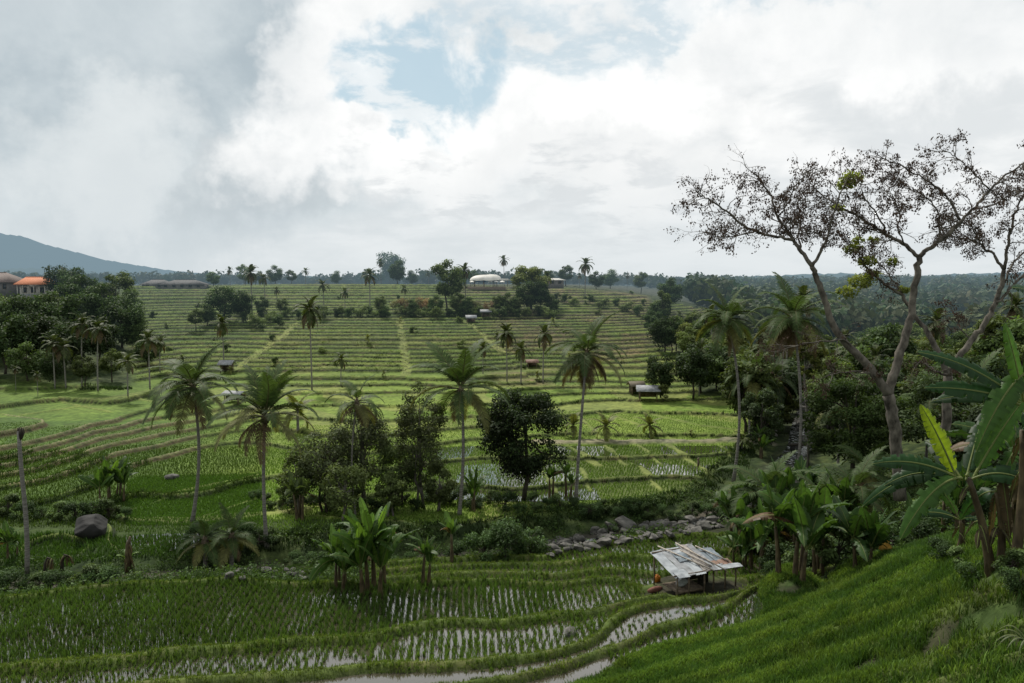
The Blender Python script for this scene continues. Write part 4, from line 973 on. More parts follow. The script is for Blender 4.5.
for k, a in enumerate(range(240, 296, 8)):
    plant('bush', a, 317 + (k % 3) * 5, 1.0 + .1 * (k % 3), 'low green shrub in the hedge between the upper and lower terraces', 'green shrubs of the terrace hedge')
for k, (a, b, s) in enumerate([(566, 303, 1), (574, 306, .9), (590, 303, 1), (604, 308, 1.1), (618, 306, .9), (628, 312, 1.2), (640, 316, 1.2), (650, 322, 1.3), (558, 300, .8), (497, 317, .8)]):
    plant('bush', a, b, s, 'scattered low shrub on the upper right terraces', 'scattered shrubs on the upper right terraces')
for k in range(26):
    a = 215 + (k * 61.8 * 2.7) % 470; Y = 268 + (k * 17.7) % 75
    plant('palm' if k % 4 == 1 else 'mid', a, 0, .55 + .4 * ((k * .61) % 1), 'hazy tree on the skyline just behind the terraces' if k % 4 != 1 else 'hazy palm on the skyline just behind the terraces', 'trees along the skyline' if k % 4 != 1 else 'palms along the skyline', Y=Y)
# wood on the left hillside
LW = [(-30, 335, 'dark', 1.), (5, 341, 'dark', .9), (62, 304, 'dark', 1.0), (74, 312, 'dark', 1.0), (88, 312, 'dark', .9), (50, 334, 'mid', .85), (20, 344, 'mid', 1.0), (-15, 348, 'mid', 1.1), (36, 340, 'mid', .85), (80, 330, 'dark', 1.15),
      (103, 318, 'pale', .9), (118, 322, 'mid', 1.15), (130, 330, 'mid', 1.0), (100, 340, 'dark', 1.15), (122, 348, 'dark', 1.1), (60, 350, 'dark', 1.1), (20, 352, 'dark', 1.2), (-20, 355, 'dark', 1.2), (40, 366, 'dark', 1.05), (5, 374, 'dark', 1.05),
      (75, 370, 'dark', 1.0), (100, 366, 'dark', .9), (138, 352, 'mid', .75), (-30, 378, 'dark', 1.0), (28, 381, 'mid', .7), (112, 382, 'mid', .55), (-60, 340, 'mid', 1.2), (-70, 370, 'dark', 1.2), (55, 384, 'dark', .6), (85, 386, 'mid', .5), (148, 366, 'dark', .55)]
ltxt = {'dark': 'dark dense tree in the wood on the left hillside', 'mid': 'mid green tree in the wood on the left hillside', 'pale': 'lighter yellow-green tree at the top right of the left wood'}
for a, b, k, s in LW:
    if (a, b) == (62, 304): plant(k, a, b, s, 'biggest dark round tree right of the orange-roofed house', var=0)
    elif (a, b) == (103, 318): plant(k, a, b, s, ltxt[k])
    else: plant(k, a, b, s, ltxt[k], {'dark': 'dark trees of the left wood', 'mid': 'mid green trees of the left wood'}[k])
for a, b, s in [(66, 389, 1.05), (98, 391, 1.0), (150, 389, 1.0), (128, 396, .85), (82, 386, 1.0), (55, 388, .9), (160, 372, .9), (16, 392, .35), (38, 396, .4)]:
    plant('palm', a, b, s, 'small coconut palm along the foot of the left wood', 'small palms at the foot of the left wood')
# palms standing on the terraces
for a, b, s, v, L in [(312, 390, 1.38, 2, 'tall slim palm alone in the middle of the lower terraces'), (341, 386, .75, 1, 'short palm right of the tall slim palm on the terraces'),
                   (224, 366, 1.05, 0, 'palm on the left terraces above the small tin hut'), (507, 382, 1.1, 0, 'bushy palm on the right terraces, left of a pair of slim palms'), (521, 384, 1.0, 1, 'slim palm in the middle of the row on the right terraces'), (543, 384, 1.15, 0, 'palm at the right end of the row on the right terraces'),
                   (483, 374, .8, 1, 'short palm on the terraces left of the bushy palm'), (370, 308, 1.1, 0, 'leaning palm on the skyline left of the dome-shaped far tree'), (252, 312, 1.25, 0, 'bushy palm on the skyline above the dark round tree'), (324, 309, 1.0, 1, 'palm on the upper terraces left of the skyline palm'),
                   (265, 300, 1.0, 1, 'thin palm just right of the bushy skyline palm'), (585, 298, 1.25, 0, 'palm silhouetted on the skyline right of the pale ridge tree'), (345, 311, .8, 1, 'small palm between two taller palms on the upper terraces'), (466, 311, 1.1, 2, 'slim palm in front of the left edge of the domed pavilion'),
                   (548, 305, 1.0, 0, 'palm touching the right side of the pale ridge tree'), (497, 350, .5, 1, 'little palm in the brownish right terraces'), (277, 304, .6, 1, 'little palm at the left end of the upper terraces'), (404, 305, .7, 1, 'little palm beside the rusty hedge')]:
    plant('palm', a, b, s, L, var=v)
for a, b, s, v, L in [(605, 440, 1.15, 0, 'low yellowish palm growing by the valley path, left one of the pair'), (650, 438, 1.0, 0, 'low yellowish palm growing by the valley path, right one of the pair'), (573, 438, 1.1, 0, 'low yellowish palm partly behind the tall palm trunk'),
                      (691, 437, .35, 0, 'tiny palm seedling on the valley path bank'), (742, 450, 1.0, 1, 'short dark palm by the far end of the valley path'), (298, 430, 1.6, 0, 'yellowish young palm between the big palms and the grey trees')]:
    plant('young', a, b, s, L, var=v)
# right valley: trees in layers behind the bare trees
r = np.random.default_rng(77)
RV = []
for (x0, x1, Y0, Y1, n) in [(738, 792, 112, 150, 9), (822, 880, 108, 150, 9), (785, 822, 134, 170, 5), (652, 730, 175, 215, 16), (690, 760, 135, 175, 12), (740, 1100, 190, 240, 26), (760, 1100, 140, 185, 24), (826, 1080, 98, 135, 16), (750, 785, 108, 130, 4)]:
    for q in range(n): RV.append((x0 + (x1 - x0) * ((q * .618 + .31) % 1), Y0 + (Y1 - Y0) * r.random()))
for q, (a, Y) in enumerate(RV):
    k = ['mid', 'dark', 'mid', 'pale', 'dark'][q % 5]; lab = {'mid': 'mid green tree in the wooded valley on the right', 'dark': 'dark tree in the wooded valley on the right', 'pale': 'pale green tree in the wooded valley on the right'}[k]
    if a < 690 and Y > 175 and q % 3 == 0: plant('palm', a, 0, r.uniform(.6, .9), 'palm among the trees right of the terraces', 'palms among the trees right of the terraces', Y=Y); continue
    plant(k, a, 0, r.uniform(.6, .95), lab, {'mid': 'mid green trees of the right valley', 'dark': 'dark trees of the right valley', 'pale': 'pale trees of the right valley'}[k], Y=Y)
for k in range(24):
    a = [748, 770, 835, 862, 888, 915, 940, 968, 992, 1018, 1042, 726][k % 12]; Y = [84, 104, 122][(k // 2) % 3] + (k * 7) % 12
    if a < 830: Y += 22
    plant(['mid', 'dark', 'pale'][k % 3], a, 0, .95 + .3 * ((k * .618) % 1), 'tall leafy tree in the screen of trees behind the bare trees', 'tall leafy trees of the screen behind the bare trees', Y=Y)
for a, Y, s in [(768, 118, 1.0), (820, 125, 1.1), (742, 128, 1.2), (786, 132, 1.3), (830, 112, 1.2), (858, 135, 1.3), (712, 160, 1.1), (700, 135, 1.0), (765, 150, 1.5), (800, 160, 1.5), (876, 110, 1.15), (845, 165, 1.1), (935, 120, 1.2), (985, 110, 1.2), (905, 140, 1.2), (1010, 130, 1.3), (700, 190, .8), (722, 170, .9)]:
    plant('palm', a, 0, s, 'palm crown showing among the trees of the right valley', 'palms of the right valley', Y=Y)

# ------------------------------------------------------------------ buildings on the ridge
def mtl(name, lo, hi, sc=2, **k): M[name] = surf_mat(name, lo, hi, sc, **k); return M[name]
mtl('orange_tiles', (.42, .13, .06), (.62, .24, .11), 6, stretch=(1, 1, 6)); mtl('brown_tiles', (.10, .075, .065), (.2, .15, .13), 4); mtl('dark_roof', (.05, .05, .05), (.12, .115, .115), 3)
mtl('cream_wall', (.35, .33, .28), (.5, .48, .42), 1.5); mtl('grey_wall', (.09, .085, .08), (.16, .15, .14), 1.5); mtl('window_dark', (.01, .012, .015), (.03, .035, .04), 3, rough=.2, bump=0)
mtl('white_roof', (.52, .50, .45), (.78, .76, .70), .35, rough=.6, bump=.1); mtl('blue_trim', (.03, .07, .15), (.05, .1, .2), 3)
mtl('tin', (.15, .155, .16), (.34, .355, .37), 2.5, rough=.65); mtl('rusty_tin', (.10, .045, .03), (.30, .20, .15), 3.5, rough=.7); mtl('thatch', (.09, .075, .05), (.2, .17, .12), 5, stretch=(4, 4, 1))
def hip_roof(w, d, h, ov=.5, rl=.5, thick=.12, z0=0):
    b = MB(); W, Dd = w / 2 + ov, d / 2 + ov; rr = w * rl / 2
    V = [(-W, -Dd, 0), (W, -Dd, 0), (W, Dd, 0), (-W, Dd, 0), (-rr, 0, h), (rr, 0, h), (-W, -Dd, -thick), (W, -Dd, -thick), (W, Dd, -thick), (-W, Dd, -thick)]
    V = [(x, y, z + z0) for x, y, z in V]
    b.add(V, [(0, 1, 5, 4), (2, 3, 4, 5), (0, 6, 7, 1), (1, 7, 8, 2), (2, 8, 9, 3), (3, 9, 6, 0), (6, 9, 8, 7)], [(1, 2, 5), (3, 0, 4)]); return b
def house(label, px_, Y, w, d, hw, hr, rz, roofm, wallm, ov=.6, sink=1.0, wins=3, name='house', cat='house', posts=False, zoff=0, rl=.5):
    x, y, z = onY(px_, Y); t = thing(name, label, cat, (x, y, z + zoff), rz)
    b = MB(); b.box((0, 0, hw / 2 - sink / 2), (w, d * (.6 if posts else 1), hw + sink)); b.build('wall', M[wallm], t)
    rf = hip_roof(w, d, hr, ov, rl, z0=hw + .06).build('roof', M[roofm], t)
    rb = MB(); rb.tube([(-w * rl / 2, 0, hw + hr + .08), (w * rl / 2, 0, hw + hr + .08)], .09, 6); rb.build('ridge_cap', M[roofm], rf)
    if posts:
        for q in range(6): pb = MB(); pb.box((-w / 2 + w * q / 5, -d / 2, hw / 2), (.18, .18, hw + .1)); pb.build('post', M['cream_wall'], t)
        pb = MB(); pb.box((0, -d / 2 - .12, .45), (w, .1, .1)); pb.build('railing', M['blue_trim'], t)
    for q in range(wins):
        x0 = -w / 2 + w * (q + .5) / wins; f = MB(); yy = -d * (.3 if posts else .5)
        for (cx_, cz_, sx_, sz_) in ((x0, hw * .35 - .05, 1.1, .1), (x0, hw * .35 + 1.15, 1.1, .1), (x0 - .5, hw * .35 + .55, .1, 1.1), (x0 + .5, hw * .35 + .55, .1, 1.1)): f.box((cx_, yy - .04, cz_), (sx_, .1, sz_))
        fo = f.build('window', M['wood'], t); g = MB(); g.box((x0, yy - .015, hw * .35 + .55), (.9, .05, 1.1)); g.build('pane', M['window_dark'], fo)
    return t
house('house with a bright orange tiled hip roof and pillared porch', 39, 190, 6.2, 5, 2.9, 1.7, R(4), 'orange_tiles', 'cream_wall', posts=True, zoff=.3, rl=.75)
house('long house with a dull brown tiled roof at the left edge of the ridge', 5, 192, 9.5, 6, 2.4, 2.3, R(-8), 'brown_tiles', 'grey_wall', zoff=.6, rl=.25)
house('low long building with a dark sheet roof, right of the left wood', 187, 262, 13, 6, 1.3, 1.5, R(3), 'dark_roof', 'grey_wall', zoff=.2, wins=5, name='low_building', cat='building')
house('low dark-roofed building beside the longer one, nearer the left wood', 160, 268, 8, 6, 1.2, 1.6, R(-5), 'dark_roof', 'grey_wall', zoff=.1, name='low_building', cat='building', wins=2)
house('small grey-roofed building on the far right hillside clearing', 757, 400, 11, 6, 2., 2, R(6), 'dark_roof', 'cream_wall', zoff=2, name='far_building', cat='building', wins=4)
house('small building with a flat white-blue roof right of the pale ridge tree', 555, 262, 5, 4, 1.7, .5, R(5), 'white_roof', 'grey_wall', zoff=1.3, name='ridge_building', cat='building', wins=2)
# white domed pavilion
x, y, z = onY(484, 256); t = thing('domed_pavilion', 'white shell-domed open pavilion with parasols on the terrace ridge', 'pavilion', (x, y, z + .7), 0)
nu_, nv_ = 28, 12; uu = np.linspace(0, 2 * pi, nu_, endpoint=False); V = []
for q in range(nv_):
    ph = q / (nv_ - 1) * pi / 2; rr = cos(ph) ** .8; V += [(5.0 * rr * cos(a) * (1 + .1 * cos(a)) + .8 * (1 - rr), 3.6 * rr * sin(a), 2.2 + 1.8 * sin(ph) + (.5 * max(0, cos(a)) ** 6 - .15 * sin(a * 4) ** 2) * rr) for a in uu]
i = np.arange(nv_ - 1)[:, None] * nu_; j = np.arange(nu_)[None]; b = MB(); b.add(V, np.stack([i + j, i + (j + 1) % nu_, i + nu_ + (j + 1) % nu_, i + nu_ + j], -1).reshape(-1, 4)); b.build('domed_roof', M['white_roof'], t, True)
b = MB(); b.box((.5, 0, -.6), (13, 6.5, 1.6)); b.build('terrace_floor', M['wood'], t)
b = MB(); b.box((5.6, .5, 2.3), (6.5, 3, .25)); b.box((5.6, .5, 2.6), (4.5, 2, .3)); b.build('side_roof', M['white_roof'], t)
for a in range(8): b = MB(); b.tube([(4.2 * cos(a * pi / 4), 2.8 * sin(a * pi / 4), .2), (4.2 * cos(a * pi / 4), 2.8 * sin(a * pi / 4), 2.5)], .12, 6); b.build('post', M['wood'], t)
for a in (3.5, 7.6): b = MB(); b.box((a, -.6, 1.2), (.15, .15, 2.2)); b.build('post', M['wood'], t)
b = MB(); b.box((.5, -3.3, .95), (13, .08, .08)); [b.box((-6 + q * 1.0, -3.3, .6), (.06, .06, .7)) for q in range(14)]; b.build('railing', M['cream_wall'], t)
for q in range(6):
    x2 = x - 3.6 + q * 1.9; tt = thing('parasol', ['white', 'blue', 'blue', 'white', 'white', 'white'][q] + ' parasol open in front of the domed pavilion', 'parasol', (x2, y - 2.3, z + 1.12), 0, 1, ['white', 'blue', 'blue', 'white', 'white', 'white'][q] + ' parasols at the domed pavilion')
    b = MB(); b.tube([(0, 0, 0), (0, 0, 1.7)], .04, 5); b.build('pole', M['wood'], tt); b = MB(); a8 = [(.95 * cos(k * pi / 4), .95 * sin(k * pi / 4), 1.25) for k in range(8)]; b.add(a8 + [(0, 0, 1.7)], None, [(k, (k + 1) % 8, 8) for k in range(8)]); b.build('canopy', M['blue_trim' if q in (1, 2) else 'white_roof'], tt)
# little field huts
def field_hut(label, p, w, d, h, rz, roofm, name='field_hut', tilt=.25, walls=True):
    t = thing(name, label, 'hut', p, rz); b = MB()
    for s1 in (-1, 1):
        for s2 in (-1, 1): pb = MB(); pb.tube([(s1 * w * .42, s2 * d * .4, -.3), (s1 * w * .42, s2 * d * .4, h - s2 * 0)], .07, 6); pb.build('post', M['wood'], t)
    if walls: b.box((0, d * .36, h * .5), (w * .8, .08, h * .8)); b.box((-w * .38, 0, h * .5), (.08, d * .66, h * .8)); b.build('wall', M['wood'], t)
    b = MB(); b.add([(-w / 2 - .3, -d / 2 - .4, h - .1), (w / 2 + .3, -d / 2 - .4, h - .1), (w / 2 + .3, 0, h + d * tilt + .1), (-w / 2 - .3, 0, h + d * tilt + .1), (w / 2 + .3, d / 2 + .4, h - .1), (-w / 2 - .3, d / 2 + .4, h - .1)], [(0, 1, 2, 3), (3, 2, 4, 5)])
    o = b.build('roof', M[roofm], t); md = o.modifiers.new('s', 'SOLIDIFY'); md.thickness = .07
    return t
field_hut('small tin-roofed hut at the foot of the terraces beside the green field', on(648, 399), 3.4, 2.6, 1.5, R(-6), 'tin')
field_hut('little thatched hut just behind the tin-roofed hut at the terrace foot', on(636, 394), 2.2, 2, 1.6, R(10), 'thatch')
field_hut('tiny hut by the path below the ridge hedge', on(471, 323), 2.2, 2.0, 1.3, R(8), 'tin')
field_hut('tiny dark hut on the terraces beside the palm, left of the pale path', on(227, 372), 2.2, 2.2, 1.5, R(0), 'tin')
field_hut('small hut with a bent pale roof between the two big left palms', on(235, 402), 2.8, 2.4, 1.3, R(-15), 'tin', tilt=.15)
field_hut('brown hut behind the row of slim palms on the right terraces', on(532, 368), 2, 1.5, 1.1, R(5), 'rusty_tin')
field_hut('tiny roof in the hedge below the domed pavilion', on(486, 318), 2.4, 1.6, 1.5, R(0), 'tin')
# ------------------------------------------------------------------ large coconut palms
def palm(label, bx, by, tx, ty, seed, dY=0., **k):
    b = on(bx, by); t = at_y(tx, ty, b[1] + dY); return coconut_palm(label, b, t, seed, **k)
palm('tall palm with a clean pale trunk, leftmost of the big palms', 192, 521, 193, 386, 201, fr=24, size=1.15, yel=3, dead=3, kind='g')
palm('big palm with upright young fronds and yellowing lower fronds, right of the leftmost big palm', 267, 548, 265, 415, 202, fr=22, size=1.12, yel=8, dead=3, kind='g', upright=1)
palm('dark palm with wide level fronds between the grey trees and the round dark tree', 459, 515, 461, 388, 203, fr=20, size=1.2, yel=3, dead=3, kind='g', upright=.5)
palm('tall palm with a brown skirt of dead fronds right of the round dark tree', 576, 499, 587, 352, 204, dY=3, fr=20, size=1.15, yel=4, dead=4, skirt=6, kind='g')
palm('tall palm with a long bare grey trunk above the valley paddies', 733, 482, 728, 318, 205, fr=24, size=1.12, yel=3, dead=5, skirt=3, kind='g')
palm('thick-crowned tall palm just left of the pale leaning branch', 793, 505, 793, 318, 206, fr=26, size=1.15, yel=5, dead=5, skirt=3, kind='g')
palm('shorter palm behind and between the two tall right-hand palms', 750, 436, 751, 378, 207, fr=20, size=1.1, yel=5, dead=3)
palm('short broad palm right beside the rapids', 776, 436, 775, 378, 208, fr=18, size=1.1, yel=2, dead=3, kind='d')
# low frond thickets near the near bank
for q, (a, b_, ty, s, L) in enumerate([(205, 566, 540, .6, 'low stemless palm with ragged fronds below the leftmost big palm'), (232, 568, 536, .62, 'low stemless palm with brownish fronds beside the second big palm')]):
    palm(L, a, b_, a, ty, 220 + q, fr=16, size=s, yel=5, dead=3, kind='g', r0=.2)
palm('drooping palm with grey-green fronds hanging behind the hut', 747, 556, 770, 520, 224, fr=18, size=.95, yel=6, dead=4, kind='g', upright=-.3)
palm('low palm with drooping fronds at the foot of the forked bare tree', 868, 505, 866, 470, 225, fr=18, size=.9, yel=4, dead=3, kind='g')
palm('low palm filling the gap between the two bare trees', 925, 470, 930, 405, 226, fr=20, size=1.1, yel=3, dead=3, kind='g')
palm('palm with broad arching fronds rising from the thicket right of the hut', 772, 545, 768, 492, 227, fr=18, size=.95, yel=3, dead=2)
palm('palm with arching fronds in the middle of the banana thicket', 815, 540, 822, 498, 228, fr=18, size=.9, yel=4, dead=2)
palm('low palm with grey-green fronds at the right end of the banana thicket', 858, 535, 856, 490, 229, fr=18, size=.9, yel=3, dead=3)
palm('slim palm behind the bare trees near the right edge', 968, 462, 975, 392, 230, fr=18, size=1.05, yel=3, dead=3)
palm('palm standing in the valley between the rapids and the forked bare tree', 838, 470, 842, 402, 231, fr=18, size=1.0, yel=3, dead=3)
# dead topless trunk on the left
b0 = on(27, 573); tp = at_y(28, 431, b0[1]); bb = MB(); s = np.linspace(0, 1, 10); hh = tp[2] - b0[2]
bb.tube(np.column_stack([.12 * np.sin(s * 5), 0 * s, -.3 + (hh + .3) * s]), .14 * (1.25 - .3 * s), 8, (.7, .7, .7), cap=True)
t = thing('dead_palm_trunk', 'bare grey palm trunk without a crown at the left edge', 'dead palm', b0); bb.build('trunk', M['palmbark'], t, True); bb = MB()
rr = np.random.default_rng(5)
for q in range(7): a = rr.uniform(0, 6.28); bb.tube([(0, 0, hh - .6), (.2 * cos(a), .2 * sin(a), hh - .1), (.17 * cos(a), .17 * sin(a), hh + .25)], [.1, .08, .03], 5)
bb.build('frayed_top', M['darkbark'], t)
for q, (a, b_) in enumerate([(45, 577), (62, 574)]):
    p = on(a, b_); t = thing('bent_dead_banana', ['collapsed brown banana stem with a hanging head beside the bare trunk', 'second collapsed brown banana stem, farther from the bare trunk'][q], 'dead plant', p)
    bb = MB(); bb.tube([(0, 0, -.2), (.05, 0, .9), (.25, 0, 1.4), (.55, 0, 1.3)], [.13, .12, .09, .06], 7); bb.build('stem', M['darkbark'], t, True); bb = MB()
    for k in range(7): leafblade(bb, (.25 + .05 * k, 0, 1.35), (.2 + .1 * k + rr.normal(0, .2), rr.normal(0, .4), .4 + .3 * rr.random()), .2, .22, rr, (.06, .045, .028), tear=.4, seg=7)
    bb.build('withered_leaves', M['dry'], t)
p = on(128, 572); t = thing('dead_banana_stump', 'brown withered stump wrapped in dry leaves by the small wet paddy', 'stump', p); bb = MB(); bb.tube([(0, 0, -.2), (.05, 0, 1.2), (.1, 0, 2.1), (.25, 0, 2.7)], [.25, .24, .18, .06], 7); bb.build('stem', M['stem'], t, True); bb = MB()
for k in range(12): a = rr.uniform(0, 6.28); z1 = rr.uniform(1.0, 2.4); leafblade(bb, (.1, 0, z1), (.1 + .4 * cos(a), .4 * sin(a), z1 - rr.uniform(.7, 1.3)), .12, .25, rr, (.10, .07, .04), tear=.4, seg=6)
bb.build('dry_leaves', M['dry'], t); bb = MB()
for k in range(3): a = k * 2.1; leafblade(bb, (0, 0, .9), (.9 * cos(a), .9 * sin(a), 1.5), .2, .45, rr, (.11, .2, .03), seg=8)
bb.build('fresh_leaves', M['banana'], t)

# ------------------------------------------------------------------ middle-ground broadleaf trees
def egg(z): return .55 + .5 * math.sqrt(max(0, 1 - ((z - .25) / 1.3) ** 2)) if z > -.4 else .42 + .35 * (z + 1)
p = on(524, 500); make_tree('round_dark_tree', 'dark glossy round-crowned tree standing alone on the far river bank', 'tree', p, 12.0, 9.4, 11.2, (.021, .036, .014), 17000, .30, 60, 301, .24, .17, .30, shape=egg, aspect=.55, light=1.5, dark=.4)
p = on(421, 508); make_tree('loose_tree', 'tall loose grey-green tree left of the dark wide-fronded palm', 'tree', p, 13.4, 5.8, 12.4, (.066, .085, .038), 9000, .24, 60, 302, .12, .16, .30, bark='bark', multi=3, light=1.3)
p = on(400, 506); make_tree('loose_tree', 'low dark tree filling the gap left of the tall loose tree', 'tree', p, 7.0, 5.0, 6.2, (.05, .072, .028), 5000, .24, 34, 303, .1, .2, .34, bark='darkbark', multi=3)
p = on(327, 512); make_tree('grey_green_tree', 'wide grey-green tree with dark trunks right of the second big palm', 'tree', p, 9.4, 7.0, 8.2, (.058, .075, .038), 8000, .25, 56, 304, .11, .18, .32, bark='darkbark', multi=4)
p = on(362, 505); make_tree('grey_green_tree', 'taller grey-green tree with pale twigs beside the tall loose tree', 'tree', p, 10.8, 6.6, 9.6, (.060, .078, .040), 8000, .25, 56, 305, .11, .17, .30, bark='bark', multi=4)
p = on(356, 516); pt = at_y(357, 402, p[1]); coconut_palm('thin scruffy palm poking out of the grey-green trees', p, pt, 233, fr=12, size=.8, dead=4, yel=3, r0=.1)
p = on(886, 470); make_tree('spreading_dark_tree', 'wide dark green tree behind the forked bare tree, right of the rapids', 'tree', onY(858, 78), 12.5, 11.5, 11, (.034, .058, .016), 16000, .32, 60, 306, .25, .13, .24, flat=.6, light=1.5)
make_tree('spreading_dark_tree', 'dark broad tree behind the right bare tree and the big banana leaves', 'tree', onY(960, 72), 11, 12, 10, (.030, .048, .018), 12000, .34, 50, 307, .25, .14, .26, flat=.65)
make_tree('spreading_dark_tree', 'dark tree at the right edge behind the big banana leaves', 'tree', onY(1035, 60), 9.5, 10, 9, (.028, .045, .017), 9000, .34, 40, 308, .25, .14, .26)
make_tree('vine_tree', 'yellow-green leafy crown tangled in front of the thick-crowned palm', 'tree', onY(812, 84), 16.8, 4.2, 6.0, (.085, .105, .025), 3000, .3, 26, 309, .12, .14, .25, bark='bark')
make_tree('bush_tree', 'round dark tree between the valley field and the rapids', 'tree', onY(764, 98), 8.8, 6.6, 8.2, (.028, .045, .018), 6000, .33, 30, 310, .15, .16, .28)
make_tree('bush_tree', 'low dark tree above the rapids on the right side', 'tree', onY(832, 112), 7.5, 7, 7, (.032, .052, .018), 5000, .35, 30, 311, .15, .16, .28)
for q, (a, b_, H_, w_2, sd) in enumerate([(391, 516, 4.2, 3.0, 341), (296, 512, 6.0, 4.2, 342), (345, 520, 5.0, 5.5, 343), (440, 512, 5.0, 3.4, 344)]):
    make_tree('slim_tree', ['small pale-green tree squeezed low between the grey-green groups', 'small leafy tree right of the second big palm', 'low leafy tree in front of the grey-green trees', 'small tree at the foot of the dark wide-fronded palm'][q], 'tree', on(a, b_), H_, w_2, H_ * .86, (.07, .095, .034), 3800, .23, 30, sd, .09, .18, .32, bark='bark', multi=2)
# shrubs along the river banks
shr = [make_tree('bank_shrub', 'x', 'shrub', (0, 0, -900), 2.0, 3.2, 2.2, (.032, .058, .020), 2600, .17, 12, 320 + q, .05, .22, .4, multi=3) for q in range(2)]
shr.append(make_tree('bank_shrub', 'x', 'shrub', (0, 0, -900), 2.2, 2.6, 2.3, (.055, .085, .030), 1900, .22, 12, 329, .05, .2, .36, multi=3))
PR['shrub'] = shr
r = np.random.default_rng(91)
plant('shrub', 505, 556, 1.25, 'large dark bush on the near bank below the round dark tree', var=0); plant('shrub', 530, 554, 1.2, 'large dark bush next to the stony river bed', var=1)
plant('shrub', 484, 560, 1.0, 'rounded dark bush right of the small banana by the near bank', var=0); plant('shrub', 609, 533, .55, 'small green bush among the river stones', var=1)
SP = []
for a in range(196, 360, 15): SP.append((a + r.uniform(-5, 5), 62.5 + r.uniform(-2, 2)))
for a in range(-20, 200, 16): SP.append((a + r.uniform(-5, 5), 53.5 + r.uniform(-.8, .8)))
for a in range(250, 560, 15): SP.append((a, 77 + r.uniform(-4, 1)))
for a in range(280, 480, 22): SP.append((a, 60 + r.uniform(-1, 1.5)))
for a in range(560, 740, 15): SP.append((a, 74.5 + r.uniform(-1.2, 1)))
for a in range(0, 135, 17): SP.append((a, 69 + r.uniform(-1, 1.5)))
for a in range(765, 1060, 15): SP.append((a, 50 + r.uniform(-4, 9)))
for a in range(775, 860, 14): SP.append((a, 44 + r.uniform(-1, 6)))
for q, (a, Y) in enumerate(SP):
    near_ = Y < 66; 
    lab, g = (('leafy bush in the dark thicket on the near river bank', 'bushes on the near river bank') if near_ else ('leafy bush in the undergrowth on the far river bank', 'bushes on the far river bank')) if a < 730 else ('dense bush in the thicket under the bare trees', 'bushes under the bare trees')
    plant('shrub', a, 0, r.uniform(.5, .9) if a < 730 else r.uniform(.6, .9) if a < 790 else r.uniform(.8, 1.3), lab, g, Y=Y)
# creeping undergrowth on the wild banks
X = rng.uniform(-70, 75, 60000); Y = rng.uniform(45, 85, 60000); z, d = terrain(X, Y)
k = (d['m'] < .7) & (d['D'] > 2.2) & (fbm(X * .4, Y * .4, 3) > .42) & (d['px'] > -50) & (d['px'] < 1080); X, Y, z = X[k][:7000], Y[k][:7000], z[k][:7000]
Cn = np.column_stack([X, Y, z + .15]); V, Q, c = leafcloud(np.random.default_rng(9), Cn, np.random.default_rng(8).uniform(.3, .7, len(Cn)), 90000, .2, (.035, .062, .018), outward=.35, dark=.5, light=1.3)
tag(build('undergrowth', V, Q, M['leaf'], col=c), 'low leafy undergrowth creeping over the river banks', 'undergrowth', kind='stuff')

# ------------------------------------------------------------------ banana plants
def bana(txt, a, b_, seed, **k): return banana(txt, on(a, b_), seed, **k)
bana('large banana clump on the near bank, in front of the grey-green trees', 374, 589, 401, H=2.6, nleaf=12, L=3.3, W=.8, n_stem=5, spread=1.2, up=.45, light=2, seg=16)
bana('banana plant with one bright pale upright leaf, left of the large clump', 336, 588, 402, H=1.5, nleaf=9, L=2.7, W=.8, n_stem=4, spread=1.1, up=.45, light=2, seg=14)
bana('small banana plant right of the large clump', 423, 583, 403, H=1.6, nleaf=7, L=1.7, W=.45, n_stem=2, up=.6, light=1)
bana('slim banana plant with a fresh light leaf beside the dark bank bushes', 452, 562, 404, H=1.9, nleaf=8, L=1.8, W=.5, n_stem=1, up=.7, light=2)
bana('banana plant standing behind the near bank beside the wide-fronded palm', 474, 512, 405, H=2.0, nleaf=6, L=2.6, W=.8, n_stem=2, up=.9, dry=0)
bana('dark banana clump behind the big banana plants, under the right bare tree', 962, 532, 421, H=2.4, nleaf=10, L=2.6, W=.75, n_stem=4, spread=1.3, up=.4, col=(.035, .075, .018), seg=14)
bana('banana clump at the right edge behind the big banana plants', 1015, 538, 422, H=2.8, nleaf=10, L=2.6, W=.75, n_stem=4, spread=1.4, up=.4, col=(.035, .075, .018), seg=14)
bana('low banana plant left of the big banana plants, against the forked bare tree', 915, 545, 423, H=1.2, nleaf=9, L=2.2, W=.65, n_stem=3, spread=1., up=.4, col=(.04, .08, .02), seg=14)
bana('bushy banana clump on the left terraces above the boulder', 110, 498, 406, H=1.6, nleaf=10, L=2.9, W=.8, n_stem=7, spread=1.4, up=.5, light=1)
bana('banana plant left of the leaning palm on the far bank', 553, 497, 407, H=2.0, nleaf=7, L=1.8, W=.5, n_stem=2)
bana('dark banana plant right against the leaning palm trunk on the far bank', 566, 498, 408, H=2.4, nleaf=8, L=1.7, W=.5, n_stem=2, up=.8)
bana('dark leafy banana clump at the left edge below the boulder', 8, 560, 409, H=1.2, nleaf=8, L=1.8, W=.6, n_stem=3, spread=1)
bana('banana plant with broken leaves under the second big palm', 297, 520, 410, H=2.4, nleaf=9, L=2.2, W=.6, n_stem=3, col=(.06, .09, .03))
bana('dark banana tuft behind the short broad palm by the rapids', 760, 458, 411, H=2.0, nleaf=8, L=2.3, W=.6, n_stem=3, spread=1.2)
bana('banana clump with one pale upright leaf, centre of the thicket right of the hut', 822, 574, 412, H=2.2, nleaf=10, L=3.1, W=1.0, n_stem=4, spread=.9, up=.5, light=1, seg=16)
